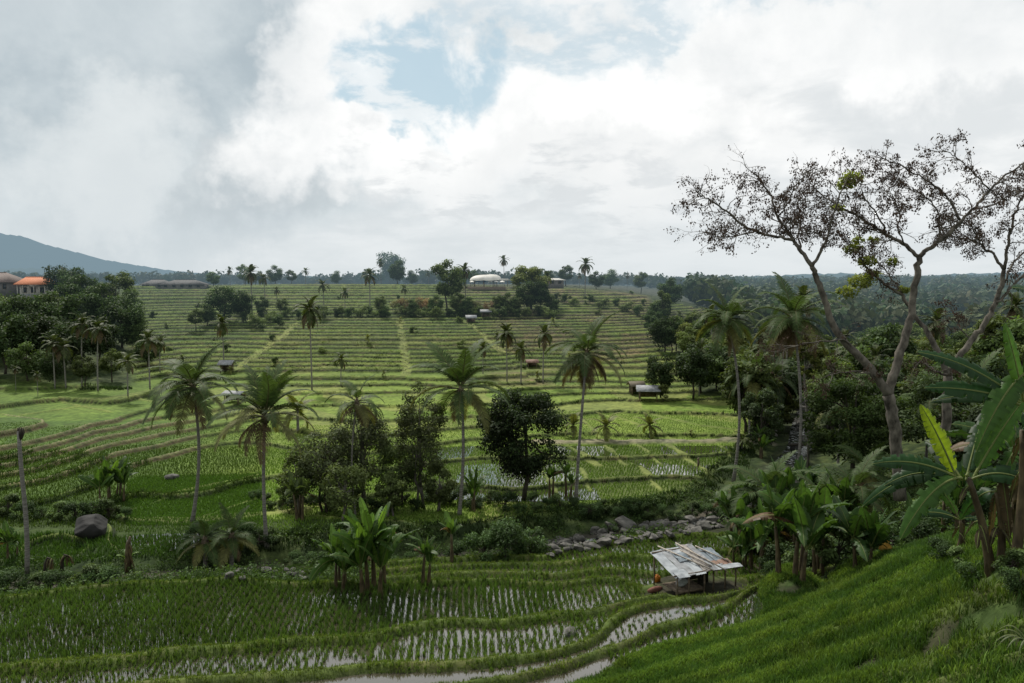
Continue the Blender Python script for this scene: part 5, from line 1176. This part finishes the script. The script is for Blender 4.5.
bana('banana clump with wide dark leaves just left of the pale-leaved clump', 795, 577, 413, H=2.6, nleaf=10, L=3.3, W=.95, n_stem=4, spread=1.1, up=.35, seg=16)
bana('dark banana plant on the right end of the thicket right of the hut', 855, 570, 414, H=1.6, nleaf=9, L=2.7, W=.9, n_stem=4, spread=.9, up=.3, col=(.035, .075, .018), seg=14)
bana('tall banana clump at the back left of the thicket, above the hut roof', 752, 540, 424, H=3.2, nleaf=10, L=2.9, W=.8, n_stem=4, spread=1.4, up=.4)
bana('tall banana clump at the back right of the thicket', 842, 545, 425, H=3.0, nleaf=10, L=3.0, W=.85, n_stem=4, spread=1.4, up=.4)
bana('dark banana clump behind the thicket below the rapids', 800, 520, 426, H=3.4, nleaf=10, L=2.8, W=.75, n_stem=4, spread=1.6, up=.4, col=(.035, .075, .02))
bana('leafy banana filling the middle of the thicket right of the hut', 800, 560, 418, H=2.4, nleaf=10, L=3.0, W=.85, n_stem=4, spread=1.2, up=.4)
bana('banana with drooping leaves low between the hut and the thicket', 745, 566, 419, H=1.2, nleaf=9, L=2.2, W=.55, n_stem=3, spread=.8, up=.3)
bana('banana clump directly right of the hut', 762, 572, 415, H=2.5, nleaf=9, L=3.0, W=.8, n_stem=5, spread=1.2, up=.35, seg=14)
bana('banana plant with a raised pale leaf behind the hut', 735, 552, 416, H=2.6, nleaf=8, L=2.9, W=.8, n_stem=3, up=.5, light=1, seg=14)
bana('tall banana behind the thicket, its leaves reaching above the other clumps', 780, 548, 417, H=3.6, nleaf=11, L=3.3, W=.85, n_stem=4, spread=1.3, up=.35, seg=14)
# the big banana plants close by on the right
r = np.random.default_rng(55)
def big_banana(label, bx, by, topx, topy, specs, seed, col, extra=None, rs=.12):
    b0 = np.array(on(bx, by)); Y0 = b0[1]; top = at_y(topx, topy, Y0); t = thing('banana_plant', label, 'banana plant', b0)
    rr = np.random.default_rng(seed); s = np.linspace(0, 1, 9)[:, None]; v = top - b0
    P = v * s + np.array([.08, 0, 0]) * np.sin(s * 3); P[0, 2] -= .3; bm = MB(); bm.tube(P, rs * (1.15 - .6 * s[:, 0]), 10); bm.build('stem', M['stem'], t, True)
    for (tx, ty, dy, arch, W, c, sx_, sy_) in specs:
        p0 = at_y(sx_, sy_, Y0) - b0 if sx_ else v; p1 = at_y(tx, ty, Y0 + dy) - b0; lb = MB()
        leafblade(lb, p0, p1, arch, W * .92, rr, c, roll=rr.normal(0, .15), nw=(rr.normal(0, .25), -.8, .75), tear=.4, seg=30, petiole=.1, curl=.3); lb.build('leaf', M['banana'], t)
    for q in range(4):
        u = rr.uniform(.45, .98); a = rr.uniform(0, 6.28); p0 = v * u; lb = MB(); p1 = p0 + np.array([.35 * cos(a), .35 * sin(a), -rr.uniform(.4, .9)]); leafblade(lb, p0, p1, .12, .2, rr, (.06, .05, .03), tear=.5, seg=10); lb.build('dry_leaf', M['dry'], t)
    return t
DG, MG, YG_ = (.022, .060, .018), (.05, .115, .02), (.22, .31, .02)
big_banana('big banana plant with a glowing yellow-green upright leaf, close by on the right', 991, 572, 968, 478, [
    (920, 404, .2, .12, .62, YG_, 958, 482), (872, 464, .3, .22, .62, DG, 958, 478), (900, 540, -.6, .42, .66, MG, 962, 478), (884, 486, .6, .3, .6, DG, 958, 482), (1030, 392, .4, .15, .72, MG, 972, 480),
    (862, 507, 1.2, .45, .5, DG, 958, 482), (985, 410, 1.2, .1, .55, DG, 966, 480), (1050, 500, -.8, .4, .6, DG, 970, 480), (925, 440, 1.4, .15, .6, DG, 962, 480), (1000, 440, 1.6, .1, .5, (.05, .1, .03), 966, 476)], 61, DG)
big_banana('second big banana plant at the right edge, its dark leaves crossing the bare tree', 1015, 566, 1022, 430, [
    (916, 352, .3, .22, .62, DG, 1020, 400), (924, 388, .2, .12, .62, DG, 1020, 402), (930, 402, .8, .2, .55, DG, 1020, 405), (1004, 322, -.2, .1, .6, MG, 1024, 402), (1052, 300, 0, .1, .7, MG, 1026, 400), (1012, 288, -.8, .3, .6, DG, 1060, 330), (1040, 470, -.3, .35, .6, DG, 1024, 410), (976, 452, -.4, .3, .7, MG, 1026, 372)], 62, DG)
big_banana('slim banana stem with hanging brown leaves beside the big yellow-leaved plant', 1001, 562, 996, 492, [
    (1040, 470, .3, .3, .5, DG, 996, 492), (1010, 540, -.3, .2, .4, (.07, .05, .03), 1000, 470), (990, 545, .3, .2, .35, (.07, .05, .03), 996, 490), (960, 520, .8, .25, .5, DG, 996, 492), (1020, 445, .5, .2, .5, MG, 996, 492)], 63, DG, rs=.1)
big_banana('young banana plant tucked low behind the big plants at the right', 958, 552, 960, 520, [(900, 520, .3, .3, .45, DG, None, None), (930, 480, .5, .2, .45, MG, None, None), (1000, 490, .6, .2, .45, DG, None, None), (990, 530, 0, .25, .4, DG, None, None)], 64, DG, rs=.09)
for q, (a, b_) in enumerate([(975, 580), (1012, 578), (942, 562), (1022, 590), (958, 570)]):
    plant('shrub', a, b_, .3 + .06 * (q % 3), 'small weedy bush at the foot of the big banana plants', 'weedy bushes at the foot of the big banana plants')
# strap-leaved tuft low in the right corner
p = on(1032, 655); t = thing('strap_leaf_plant', 'pale arching strap leaves poking in at the lower right edge', 'plant', p); bb = MB(); rr = np.random.default_rng(4)
for q in range(9): a = 2.2 + q * .35; leafblade(bb, (0, 0, 0), (.75 * cos(a), .5 * sin(a), .1 + .25 * rr.random()), .3, .05, rr, (.12, .15, .08), tear=0, seg=10)
bb.build('leaves', M['banana'], t)

# ------------------------------------------------------------------ the two bare trees on the right
def bare_tree(label, Y0, foot, limbs, seed, crown, pods, greens=(), name='bare_tree'):
    """limbs: (points in the photo, depth offset at the end, start radius, end radius)"""
    r = np.random.default_rng(seed); b0 = np.array(onY(foot, Y0)); t = thing(name, label, 'tree', b0); tb = MB(); pb = []; tips = []
    def grow(p, d, L, rad, lvl):
        n = 4; P = [p]; dd = d.copy()
        for i in range(n):
            dd = dd + r.normal(0, .22, 3) + np.array([0, 0, .0]); dd /= np.linalg.norm(dd); P.append(P[-1] + dd * L / n)
        P = np.array(P); tb.tube(P, np.linspace(rad, rad * .45, n + 1), 5 if lvl < 2 else 4 if lvl < 3 else 3, cap=False)
        if lvl >= 3: tips.append(P[-1]); tips.append(P[2]); return
        for q in range(r.integers(2, 5)):
            i = r.integers(1, n + 1); nd = dd + r.normal(0, .62, 3); nd[2] *= .8; nd /= np.linalg.norm(nd); grow(P[i], nd, L * r.uniform(.55, .8), rad * .5, lvl + 1)
        grow(P[-1], dd, L * .7, rad * .5, lvl + 1)
    for pts, dy0, dy, r0, r1, tw in limbs:
        n = len(pts); s = np.linspace(0, 1, n); P0 = np.array([at_y(a, b_, Y0 + dy0 + (dy - dy0) * u) for (a, b_), u in zip(pts, s)]) - b0
        m = max(8, n * 4); uu_ = np.linspace(0, n - 1, m); P = np.column_stack([np.interp(uu_, range(n), P0[:, k]) for k in range(3)])
        for _ in range(2): P[1:-1] = P[1:-1] * .5 + (P[:-2] + P[2:]) * .25
        P[1:-1] += r.normal(0, .04, (m - 2, 3)); rad = np.linspace(r0, r1, m) * r.uniform(.95, 1.05, m); tb.tube(P, rad, 9 if r0 > .15 else 6)
        if tw:
            T = np.gradient(P, axis=0); T /= np.linalg.norm(T, axis=1)[:, None]
            for i in range(int(m * .25) if tw < 5 else 2, m, 2):
                for q in range(1 if tw < 3 else 2):
                    nd = T[i] * .7 + r.normal(0, .6, 3); nd[2] = nd[2] * .6 + .1; nd /= np.linalg.norm(nd); grow(P[i], nd, r.uniform(.7, 1.3) * crown, max(.028, rad[i] * .45), 1 if r.random() < .6 else 2)
            grow(P[-1], T[-1], 1.2 * crown, rad[-1] * .8, 1)
    tb.build('trunk', M['palebark'], t, True)
    tips = np.array(tips); k = tips[r.random(len(tips)) < pods]; n = len(k) * 8
    C = np.repeat(k, 8, axis=0) + r.normal(0, .09, (n, 3)); C[:, 2] -= .08; s_ = r.uniform(.06, .14, n); a = r.uniform(0, 6.28, n); w_ = np.column_stack([np.cos(a), np.sin(a), 0 * a]) * .042; dn = np.column_stack([r.normal(0, .25, n), r.normal(0, .25, n), -np.ones(n)]) * s_[:, None]
    V = np.stack([C, C + w_ + dn * .5, C + dn, C - w_ + dn * .5], 1).reshape(-1, 3); build('seed_pods', V, np.arange(4 * n).reshape(-1, 4), M['pod'], t)
    if len(greens):
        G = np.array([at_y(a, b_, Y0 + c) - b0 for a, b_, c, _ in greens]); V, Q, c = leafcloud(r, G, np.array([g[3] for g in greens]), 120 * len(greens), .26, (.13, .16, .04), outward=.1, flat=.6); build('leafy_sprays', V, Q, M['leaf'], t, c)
    return t
T1 = [
 ([(900, 500), (897, 450), (893, 420), (888, 395)], 0, 0, .36, .32, 0),
 ([(888, 395), (876, 375), (860, 357), (845, 343), (832, 325), (824, 300), (817, 276), (812, 266)], 0, -.5, .26, .14, 0),
 ([(812, 266), (800, 250), (793, 240), (785, 228), (778, 218), (772, 200), (765, 185), (752, 172)], -.5, 1.5, .12, .035, 4),
 ([(793, 240), (775, 237), (755, 231), (738, 222), (723, 208), (708, 198), (700, 195)], -.3, -3, .09, .03, 4),
 ([(755, 231), (740, 236), (722, 238), (706, 232)], -1, -2, .05, .02, 4),
 ([(800, 250), (798, 230), (803, 210), (808, 190)], 0, 2.5, .06, .025, 4),
 ([(778, 218), (790, 200), (796, 184), (806, 172)], .5, -1.5, .05, .02, 4),
 ([(812, 266), (820, 255), (827, 238), (832, 220), (838, 200), (846, 182)], -.5, -1, .10, .03, 4),
 ([(827, 238), (815, 232), (806, 226)], -1, 0, .04, .02, 3),
 ([(888, 395), (893, 375), (900, 355), (908, 330), (913, 305), (916, 277), (919, 257)], 0, .5, .28, .17, 0),
 ([(919, 257), (905, 245), (886, 234), (870, 224), (853, 213), (838, 206), (822, 195)], .5, 2, .13, .04, 4),
 ([(886, 234), (878, 215), (866, 200), (858, 182)], 1, -1, .06, .025, 4),
 ([(919, 257), (928, 249), (940, 241), (952, 230), (961, 221), (974, 208), (990, 190), (1010, 172), (1035, 158)], .5, -1, .15, .04, 4),
 ([(961, 221), (952, 203), (938, 188), (925, 179), (903, 166), (880, 158)], 0, 2, .08, .03, 4),
 ([(940, 241), (940, 215), (930, 200), (915, 190), (900, 183)], .5, 3, .06, .02, 4),
 ([(990, 190), (975, 175), (960, 160), (948, 152)], -.5, -3, .05, .02, 4),
 ([(974, 208), (990, 206), (1010, 196), (1030, 190)], -.5, 2, .05, .02, 4),
 ([(905, 245), (898, 230), (900, 212), (893, 196)], .7, -2, .05, .02, 3),
 ([(860, 357), (845, 340), (830, 340), (800, 345), (775, 352)], 0, -1.5, .07, .02, 2),
 ([(876, 375), (862, 372), (840, 372), (822, 378)], 0, -1.5, .06, .02, 2)]
bare_tree('forked pale-barked bare tree with sparse dry pods, left of the two bare trees', 46, 902, T1, 71, 0.82, .34, [(852, 178, -.5, .55), (846, 185, 0, .5), (838, 208, 0, .3)], name='bare_tree')
T2 = [
 ([(948, 490), (946, 440), (946, 410), (948, 376)], 0, 0, .32, .27, 0),
 ([(948, 376), (940, 355), (931, 339), (922, 325), (914, 314), (903, 295)], 0, 1.5, .2, .11, 0),
 ([(903, 295), (888, 287), (876, 276), (866, 267), (858, 252), (850, 243)], 1.5, 1, .10, .03, 3),
 ([(903, 295), (893, 280), (884, 268), (872, 255)], 1.5, 3, .06, .02, 3),
 ([(948, 376), (960, 355), (972, 340), (984, 325), (995, 305), (1001, 288), (1004, 270)], 0, 0, .21, .13, 0),
 ([(1004, 270), (996, 258), (985, 248), (976, 241), (962, 238), (950, 236)], 0, 2, .1, .03, 4),
 ([(1004, 270), (1008, 245), (1012, 225), (1018, 205), (1030, 185)], 0, -1, .1, .04, 4),
 ([(995, 305), (1008, 290), (1020, 278), (1040, 262), (1060, 240)], 0, -1, .11, .04, 4),
 ([(1001, 288), (1015, 262), (1030, 245), (1050, 225)], 0, 2, .08, .03, 4),
 ([(985, 248), (975, 232), (962, 222)], 1, 0, .05, .02, 4),
 ([(948, 376), (938, 372), (928, 366), (920, 362)], 0, -1, .1, .04, 1),
 ([(972, 340), (960, 330), (958, 318)], 0, 1, .05, .02, 2)]
bare_tree('second bare tree at the right edge, with green leaf sprays on its left branches', 50, 950, T2, 72, .82, .34,
          [(852, 249, 1, .5), (866, 262, 1.2, .55), (872, 275, 1.2, .5), (860, 282, 1, .7), (846, 292, .5, .6), (858, 240, 1, .35), (905, 290, 1.5, .4), (893, 262, 2, .4), (874, 240, 1.4, .35)], name='bare_tree')

# ------------------------------------------------------------------ stones
def rock_mesh(seed, flat=.7, name='boulder', mat='rock', detail=3):
    import bmesh
    r = np.random.default_rng(seed); bm = bmesh.new(); bmesh.ops.create_icosphere(bm, subdivisions=detail, radius=.5)
    cuts = [(r.normal(size=3), r.uniform(.26, .42)) for _ in range(12)]
    for v in bm.verts:
        p = np.array(v.co)
        for n_, d_ in cuts:
            n1 = n_ / np.linalg.norm(n_); k = p @ n1 - d_
            if k > 0: p = p - n1 * k * .9
        p *= 1 + .10 * (vnoise(np.array([p[0] * 6 + seed]), np.array([p[1] * 6 + p[2] * 5]))[0] - .5); v.co = (p[0] * 1.15, p[1], p[2] * flat)
    me = bpy.data.meshes.new(name); bm.to_mesh(me); bm.free(); me.materials.append(M[mat]); return me
RM = [rock_mesh(q) for q in range(7)]; r = np.random.default_rng(63)
def boulder(p, s, label, group=None, me=None):
    me = me or RM[r.integers(7)]; o = share('boulder', me, None, (p[0], p[1], p[2] + s * .12), (r.normal(0, .2), r.normal(0, .2), r.uniform(0, 6.28)), (s * r.uniform(.85, 1.2), s, s * r.uniform(.75, 1.1))); tag(o, label, 'boulder', group)
bm_ = rock_mesh(33, .85, 'boulder', 'darkrock', 4); p = on(92, 537); o = share('boulder', bm_, None, (p[0], p[1], p[2] + .8), (.1, .2, 1.2), (3.2, 2.6, 2.4)); tag(o, 'huge dark boulder on the left bank below the banana clump', 'boulder')
p = on(571, 634); o = share('boulder', RM[2], None, (p[0], p[1], p[2] + .1), (0, 0, 1), (1.0, .8, .7)); tag(o, 'single tan boulder lying on the bund between two front paddies', 'boulder')
p = on(172, 479); o = share('boulder', RM[3], None, (p[0], p[1], p[2] + .2), (0, 0, 1), (1.6, 1.2, 1.2)); tag(o, 'grey stone on the grassy bank right of the banana clump', 'boulder')
cnt = 0
while cnt < 210:
    a = r.uniform(548, 745); u = r.random(); 
    yc = np.interp(a, [548, 600, 650, 700, 745], [551, 541, 533, 525, 513]); b_ = yc + r.uniform(-10, 8)
    if b_ > yc + 9: continue
    p = on(a, b_); s = r.choice([.4, .55, .7, .95, 1.3], p=[.36, .3, .2, .1, .04]); boulder(p, s, 'grey boulder in the stony river bed behind the front paddies', 'grey boulders in the river bed'); cnt += 1
for a, b_, s in [(626, 528, 2.3), (642, 530, 1.3), (564, 546, 1.4), (552, 551, 1.2), (654, 527, 1.4), (690, 521, 1.4), (592, 548, 1.2), (612, 531, 1.5)]:
    p = on(a, b_); boulder(p, s, 'largest pale boulder in the middle of the river bed' if s > 2 else 'bigger rounded boulder in the stony river bed', None if s > 2 else 'bigger boulders in the river bed')
for q in range(26): p = on(r.uniform(215, 330), r.uniform(570, 580)); boulder(p, r.choice([.35, .5, .7]), 'brownish stone in the left stretch of the stream bed', 'brownish stones in the left stretch of the stream')
for q in range(46):
    p = on(r.uniform(798, 818) - 4, r.uniform(402, 449)); boulder(p, r.choice([.5, .8, 1.3, 1.8]), 'pale stone in the rapids between the trees', 'pale stones in the rapids')
# little bridge over the rapids
x, y, z = on(803, 449); t = thing('footbridge', 'dark low footbridge slab across the foot of the rapids', 'bridge', (x, y - 1.5, z + .5)); b = MB(); b.box((0, 0, .35), (4.6, .9, .18)); b.build('deck', M['darkbark'], t); b = MB(); b.box((-1.9, 0, -.1), (.4, .8, .8)); b.build('abutment', M['darkrock'], t); b = MB(); b.box((1.9, 0, -.1), (.4, .8, .8)); b.build('abutment', M['darkrock'], t)

# ------------------------------------------------------------------ the field hut in front
hx, hy, hz_ = HUT[0], HUT[1], HUTZ; t = thing('field_shelter', 'open field shelter with a patched tin roof weighed down by bamboo poles', 'shelter', (hx, hy, hz_), R(22), .9)
def corrugated(x0, x1, y0, y1, zf, mat, nm, par, per=.12, amp=.012, seed=0):
    n = int((x1 - x0) / per * 4) + 1; xs = np.linspace(x0, x1, n); ys = np.linspace(y0, y1, 7); rr = np.random.default_rng(seed); sag = rr.normal(0, .025, (7, 1))
    Xs, Ys = np.meshgrid(xs, ys); Z = zf(Xs, Ys) + amp * np.sin(Xs / per * 2 * pi) + sag * np.linspace(-1, 1, n)[None]; i = np.arange(6)[:, None] * n + np.arange(n - 1)[None]
    o = build(nm, np.stack([Xs, Ys, Z], -1).reshape(-1, 3), np.stack([i, i + 1, i + n + 1, i + n], -1).reshape(-1, 4), mat, par, smooth=True); return o
slopeA = lambda X, Y: 1.55 + (Y + 1.5) * .24 + (X) * .03
def rotated(o, rz, loc): o.rotation_euler = (0, 0, rz); o.location = loc
mtl('tin_bright', (.20, .22, .24), (.42, .45, .47), 2.2, rough=.6, metal=.0); mtl('tin_blue', (.10, .13, .155), (.24, .28, .31), 2.5, rough=.6, metal=.0); mtl('tin_tan', (.20, .18, .165), (.38, .35, .32), 3, rough=.7)
mtl('orange_plastic', (.45, .16, .02), (.6, .22, .03), 3, rough=.4); mtl('red_clay', (.11, .045, .032), (.2, .09, .065), 5); mtl('sacking', (.25, .26, .27), (.45, .46, .46), 8)
k_ = 0
for (x0, x1, y0, y1, mt, dz) in [(-2.75, -1.95, -1.55, 1.5, 'tin_bright', .0), (-2.0, -1.2, -1.6, 1.5, 'tin', .03), (-1.25, -.45, -1.65, 1.5, 'tin_bright', .0), (-.5, .22, -1.5, 1.6, 'tin_tan', .035), (.1, .5, -1.6, 1.5, 'tin', .065),
                              (-2.6, -1.7, -1.75, -.9, 'tin_bright', .07), (-1.5, -.6, -.2, .7, 'tin_blue', .1)]:
    corrugated(x0, x1, y0, y1, lambda X, Y, dz=dz: slopeA(X, Y) + dz, M[mt], 'roof_sheet', t, seed=k_); k_ += 1
slopeB = lambda X, Y: 1.36 + (Y + 1.2) * .20 - (X - .5) * .02
for (x0, x1, y0, y1, mt, dz) in [(.48, 1.35, -.2, 1.55, 'tin_blue', .0), (1.3, 2.15, -.2, 1.5, 'tin_blue', .03), (.5, 1.4, -.75, -.1, 'rusty_tin', .045), (1.35, 2.3, -.75, -.1, 'rusty_tin', .07), (.5, 1.5, -1.25, -.65, 'tin_bright', .09), (1.45, 2.75, -1.2, -.7, 'tin_bright', .06)]:
    corrugated(x0, x1, y0, y1, lambda X, Y, dz=dz: slopeB(X, Y) + dz, M[mt], 'roof_sheet', t, seed=k_); k_ += 1
for (x, y, zt) in [(-2.5, -1.4, 1.5), (-.45, -1.4, 1.55), (-1.6, -1.35, 1.5), (-2.5, 1.3, 2.1), (0, 1.3, 2.1), (.55, -1.0, 1.35), (1.5, -.95, 1.33), (2.35, -.95, 1.3), (2.2, 1.2, 1.75), (1.2, 1.2, 1.75)]:
    b = MB(); b.tube([(x, y, -.25), (x + .03, y, zt * .5), (x, y, zt)], .055, 6); b.build('post', M['wood'], t, True)
for P in [[(-2.75, -1.4, 1.52), (.4, -1.4, 1.56)], [(-2.7, 1.3, 2.17), (.3, 1.3, 2.2)], [(.45, -1.0, 1.33), (2.6, -1.0, 1.3)], [(.5, 1.2, 1.8), (2.3, 1.2, 1.76)]]:
    b = MB(); b.tube(P, .05, 6); b.build('beam', M['wood'], t, True)
for (xa, ya, xb, yb) in [(-1.95, 1.75, .05, -1.75), (-.55, 1.75, .85, -1.95), (1.0, 1.7, 2.1, -.6), (-.75, .9, .2, -1.3)]:
    b = MB(); f = slopeA if xb < 1 else slopeB; b.tube([(xa, ya, f(xa, ya) + .13), ((xa + xb) / 2, (ya + yb) / 2, f((xa + xb) / 2, (ya + yb) / 2) + .13), (xb, yb, f(xb, yb) + .14)], .045, 6); b.build('roof_pole', M['bamboo'], t, True)
b = MB(); [b.box((-1.45, -1.2 + q * .2, .42), (2.1, .17, .05)) for q in range(8)]; b.build('bench_platform', M['wood'], t)
b = MB(); b.box((-1.45, -1.33, .36), (2.2, .06, .14)); b.build('bench_edge', M['wood'], t)
b = MB(); b.box((.1, 1.0, .8), (2.0, .06, 1.5)); [b.box((.3 + q * .3, .2, .6), (.24, .05, 1.1)) for q in range(3)]; b.build('back_wall', M['darkbark'], t)
def local(x, y, z): v = Matrix.Rotation(R(22), 3, 'Z') @ Vector((x, y, z)); return (hx + v.x, hy + v.y, hz_ + v.z)
o = share('sack', rock_mesh(44, .7, 'sack', 'sacking'), None, local(-1.5, -.6, .68), (0, 0, .4), (1.0, .7, .75)); tag(o, 'grey-white sack lying on the bench inside the shelter', 'sack')
b = MB(); b.box((0, 0, .17), (.36, .22, .34)); b.box((0, 0, .37), (.12, .1, .08)); t2 = thing('jerry_can', 'small orange plastic can left of the shelter', 'can', on(657, 582), .3); b.build('body', M['orange_plastic'], t2); b = MB(); b.tube([(-.12, 0, .34), (-.08, 0, .46), (.08, 0, .46), (.12, 0, .34)], .02, 5); b.build('handle', M['orange_plastic'], t2)
o = b = MB(); th = np.linspace(-.5, .5, 7); b.tube(np.column_stack([th, 0 * th, .12 + 0 * th]), .15 * np.sqrt(np.clip(1 - (th * 1.8) ** 2, .05, 1)) + .03, 9); o = b.build('clay_jar', M['red_clay'], None, True, loc=on(655, 592)); o.rotation_euler = (0, 0, .5); tag(o, 'reddish clay jar lying on the bank in front of the orange can', 'jar')
b = MB(); b.tube([(0, 0, -.2), (.04, 0, .5), (.0, .02, .8)], [.12, .13, .1], 7); b.tube([(.0, .02, .78), (.05, 0, .95), (.08, 0, 1.05)], [.11, .12, .04], 7, (.3, .3, .3)); p = on(698, 467); o = b.build('field_shape', M['wood'], None, True, loc=p); tag(o, 'short dark-topped shape, unidentified, modelled as a wooden stump among the valley paddies', 'post')  # small figure-like shape of unknown kind, given a stump form
# fence of thin sticks along the field edge beside the rapids
for q in range(5):
    p = on(836 + q * 1, 455); break
# prototypes themselves are not part of the view
for kk in PR.values():
    for pr in kk:
        for c in list(pr.children): bpy.data.objects.remove(c, do_unlink=True)
        bpy.data.objects.remove(pr, do_unlink=True)
print('objects', len(bpy.data.objects), 'tris', sum(len(m.polygons) for m in bpy.data.meshes) // 1000, 'k')
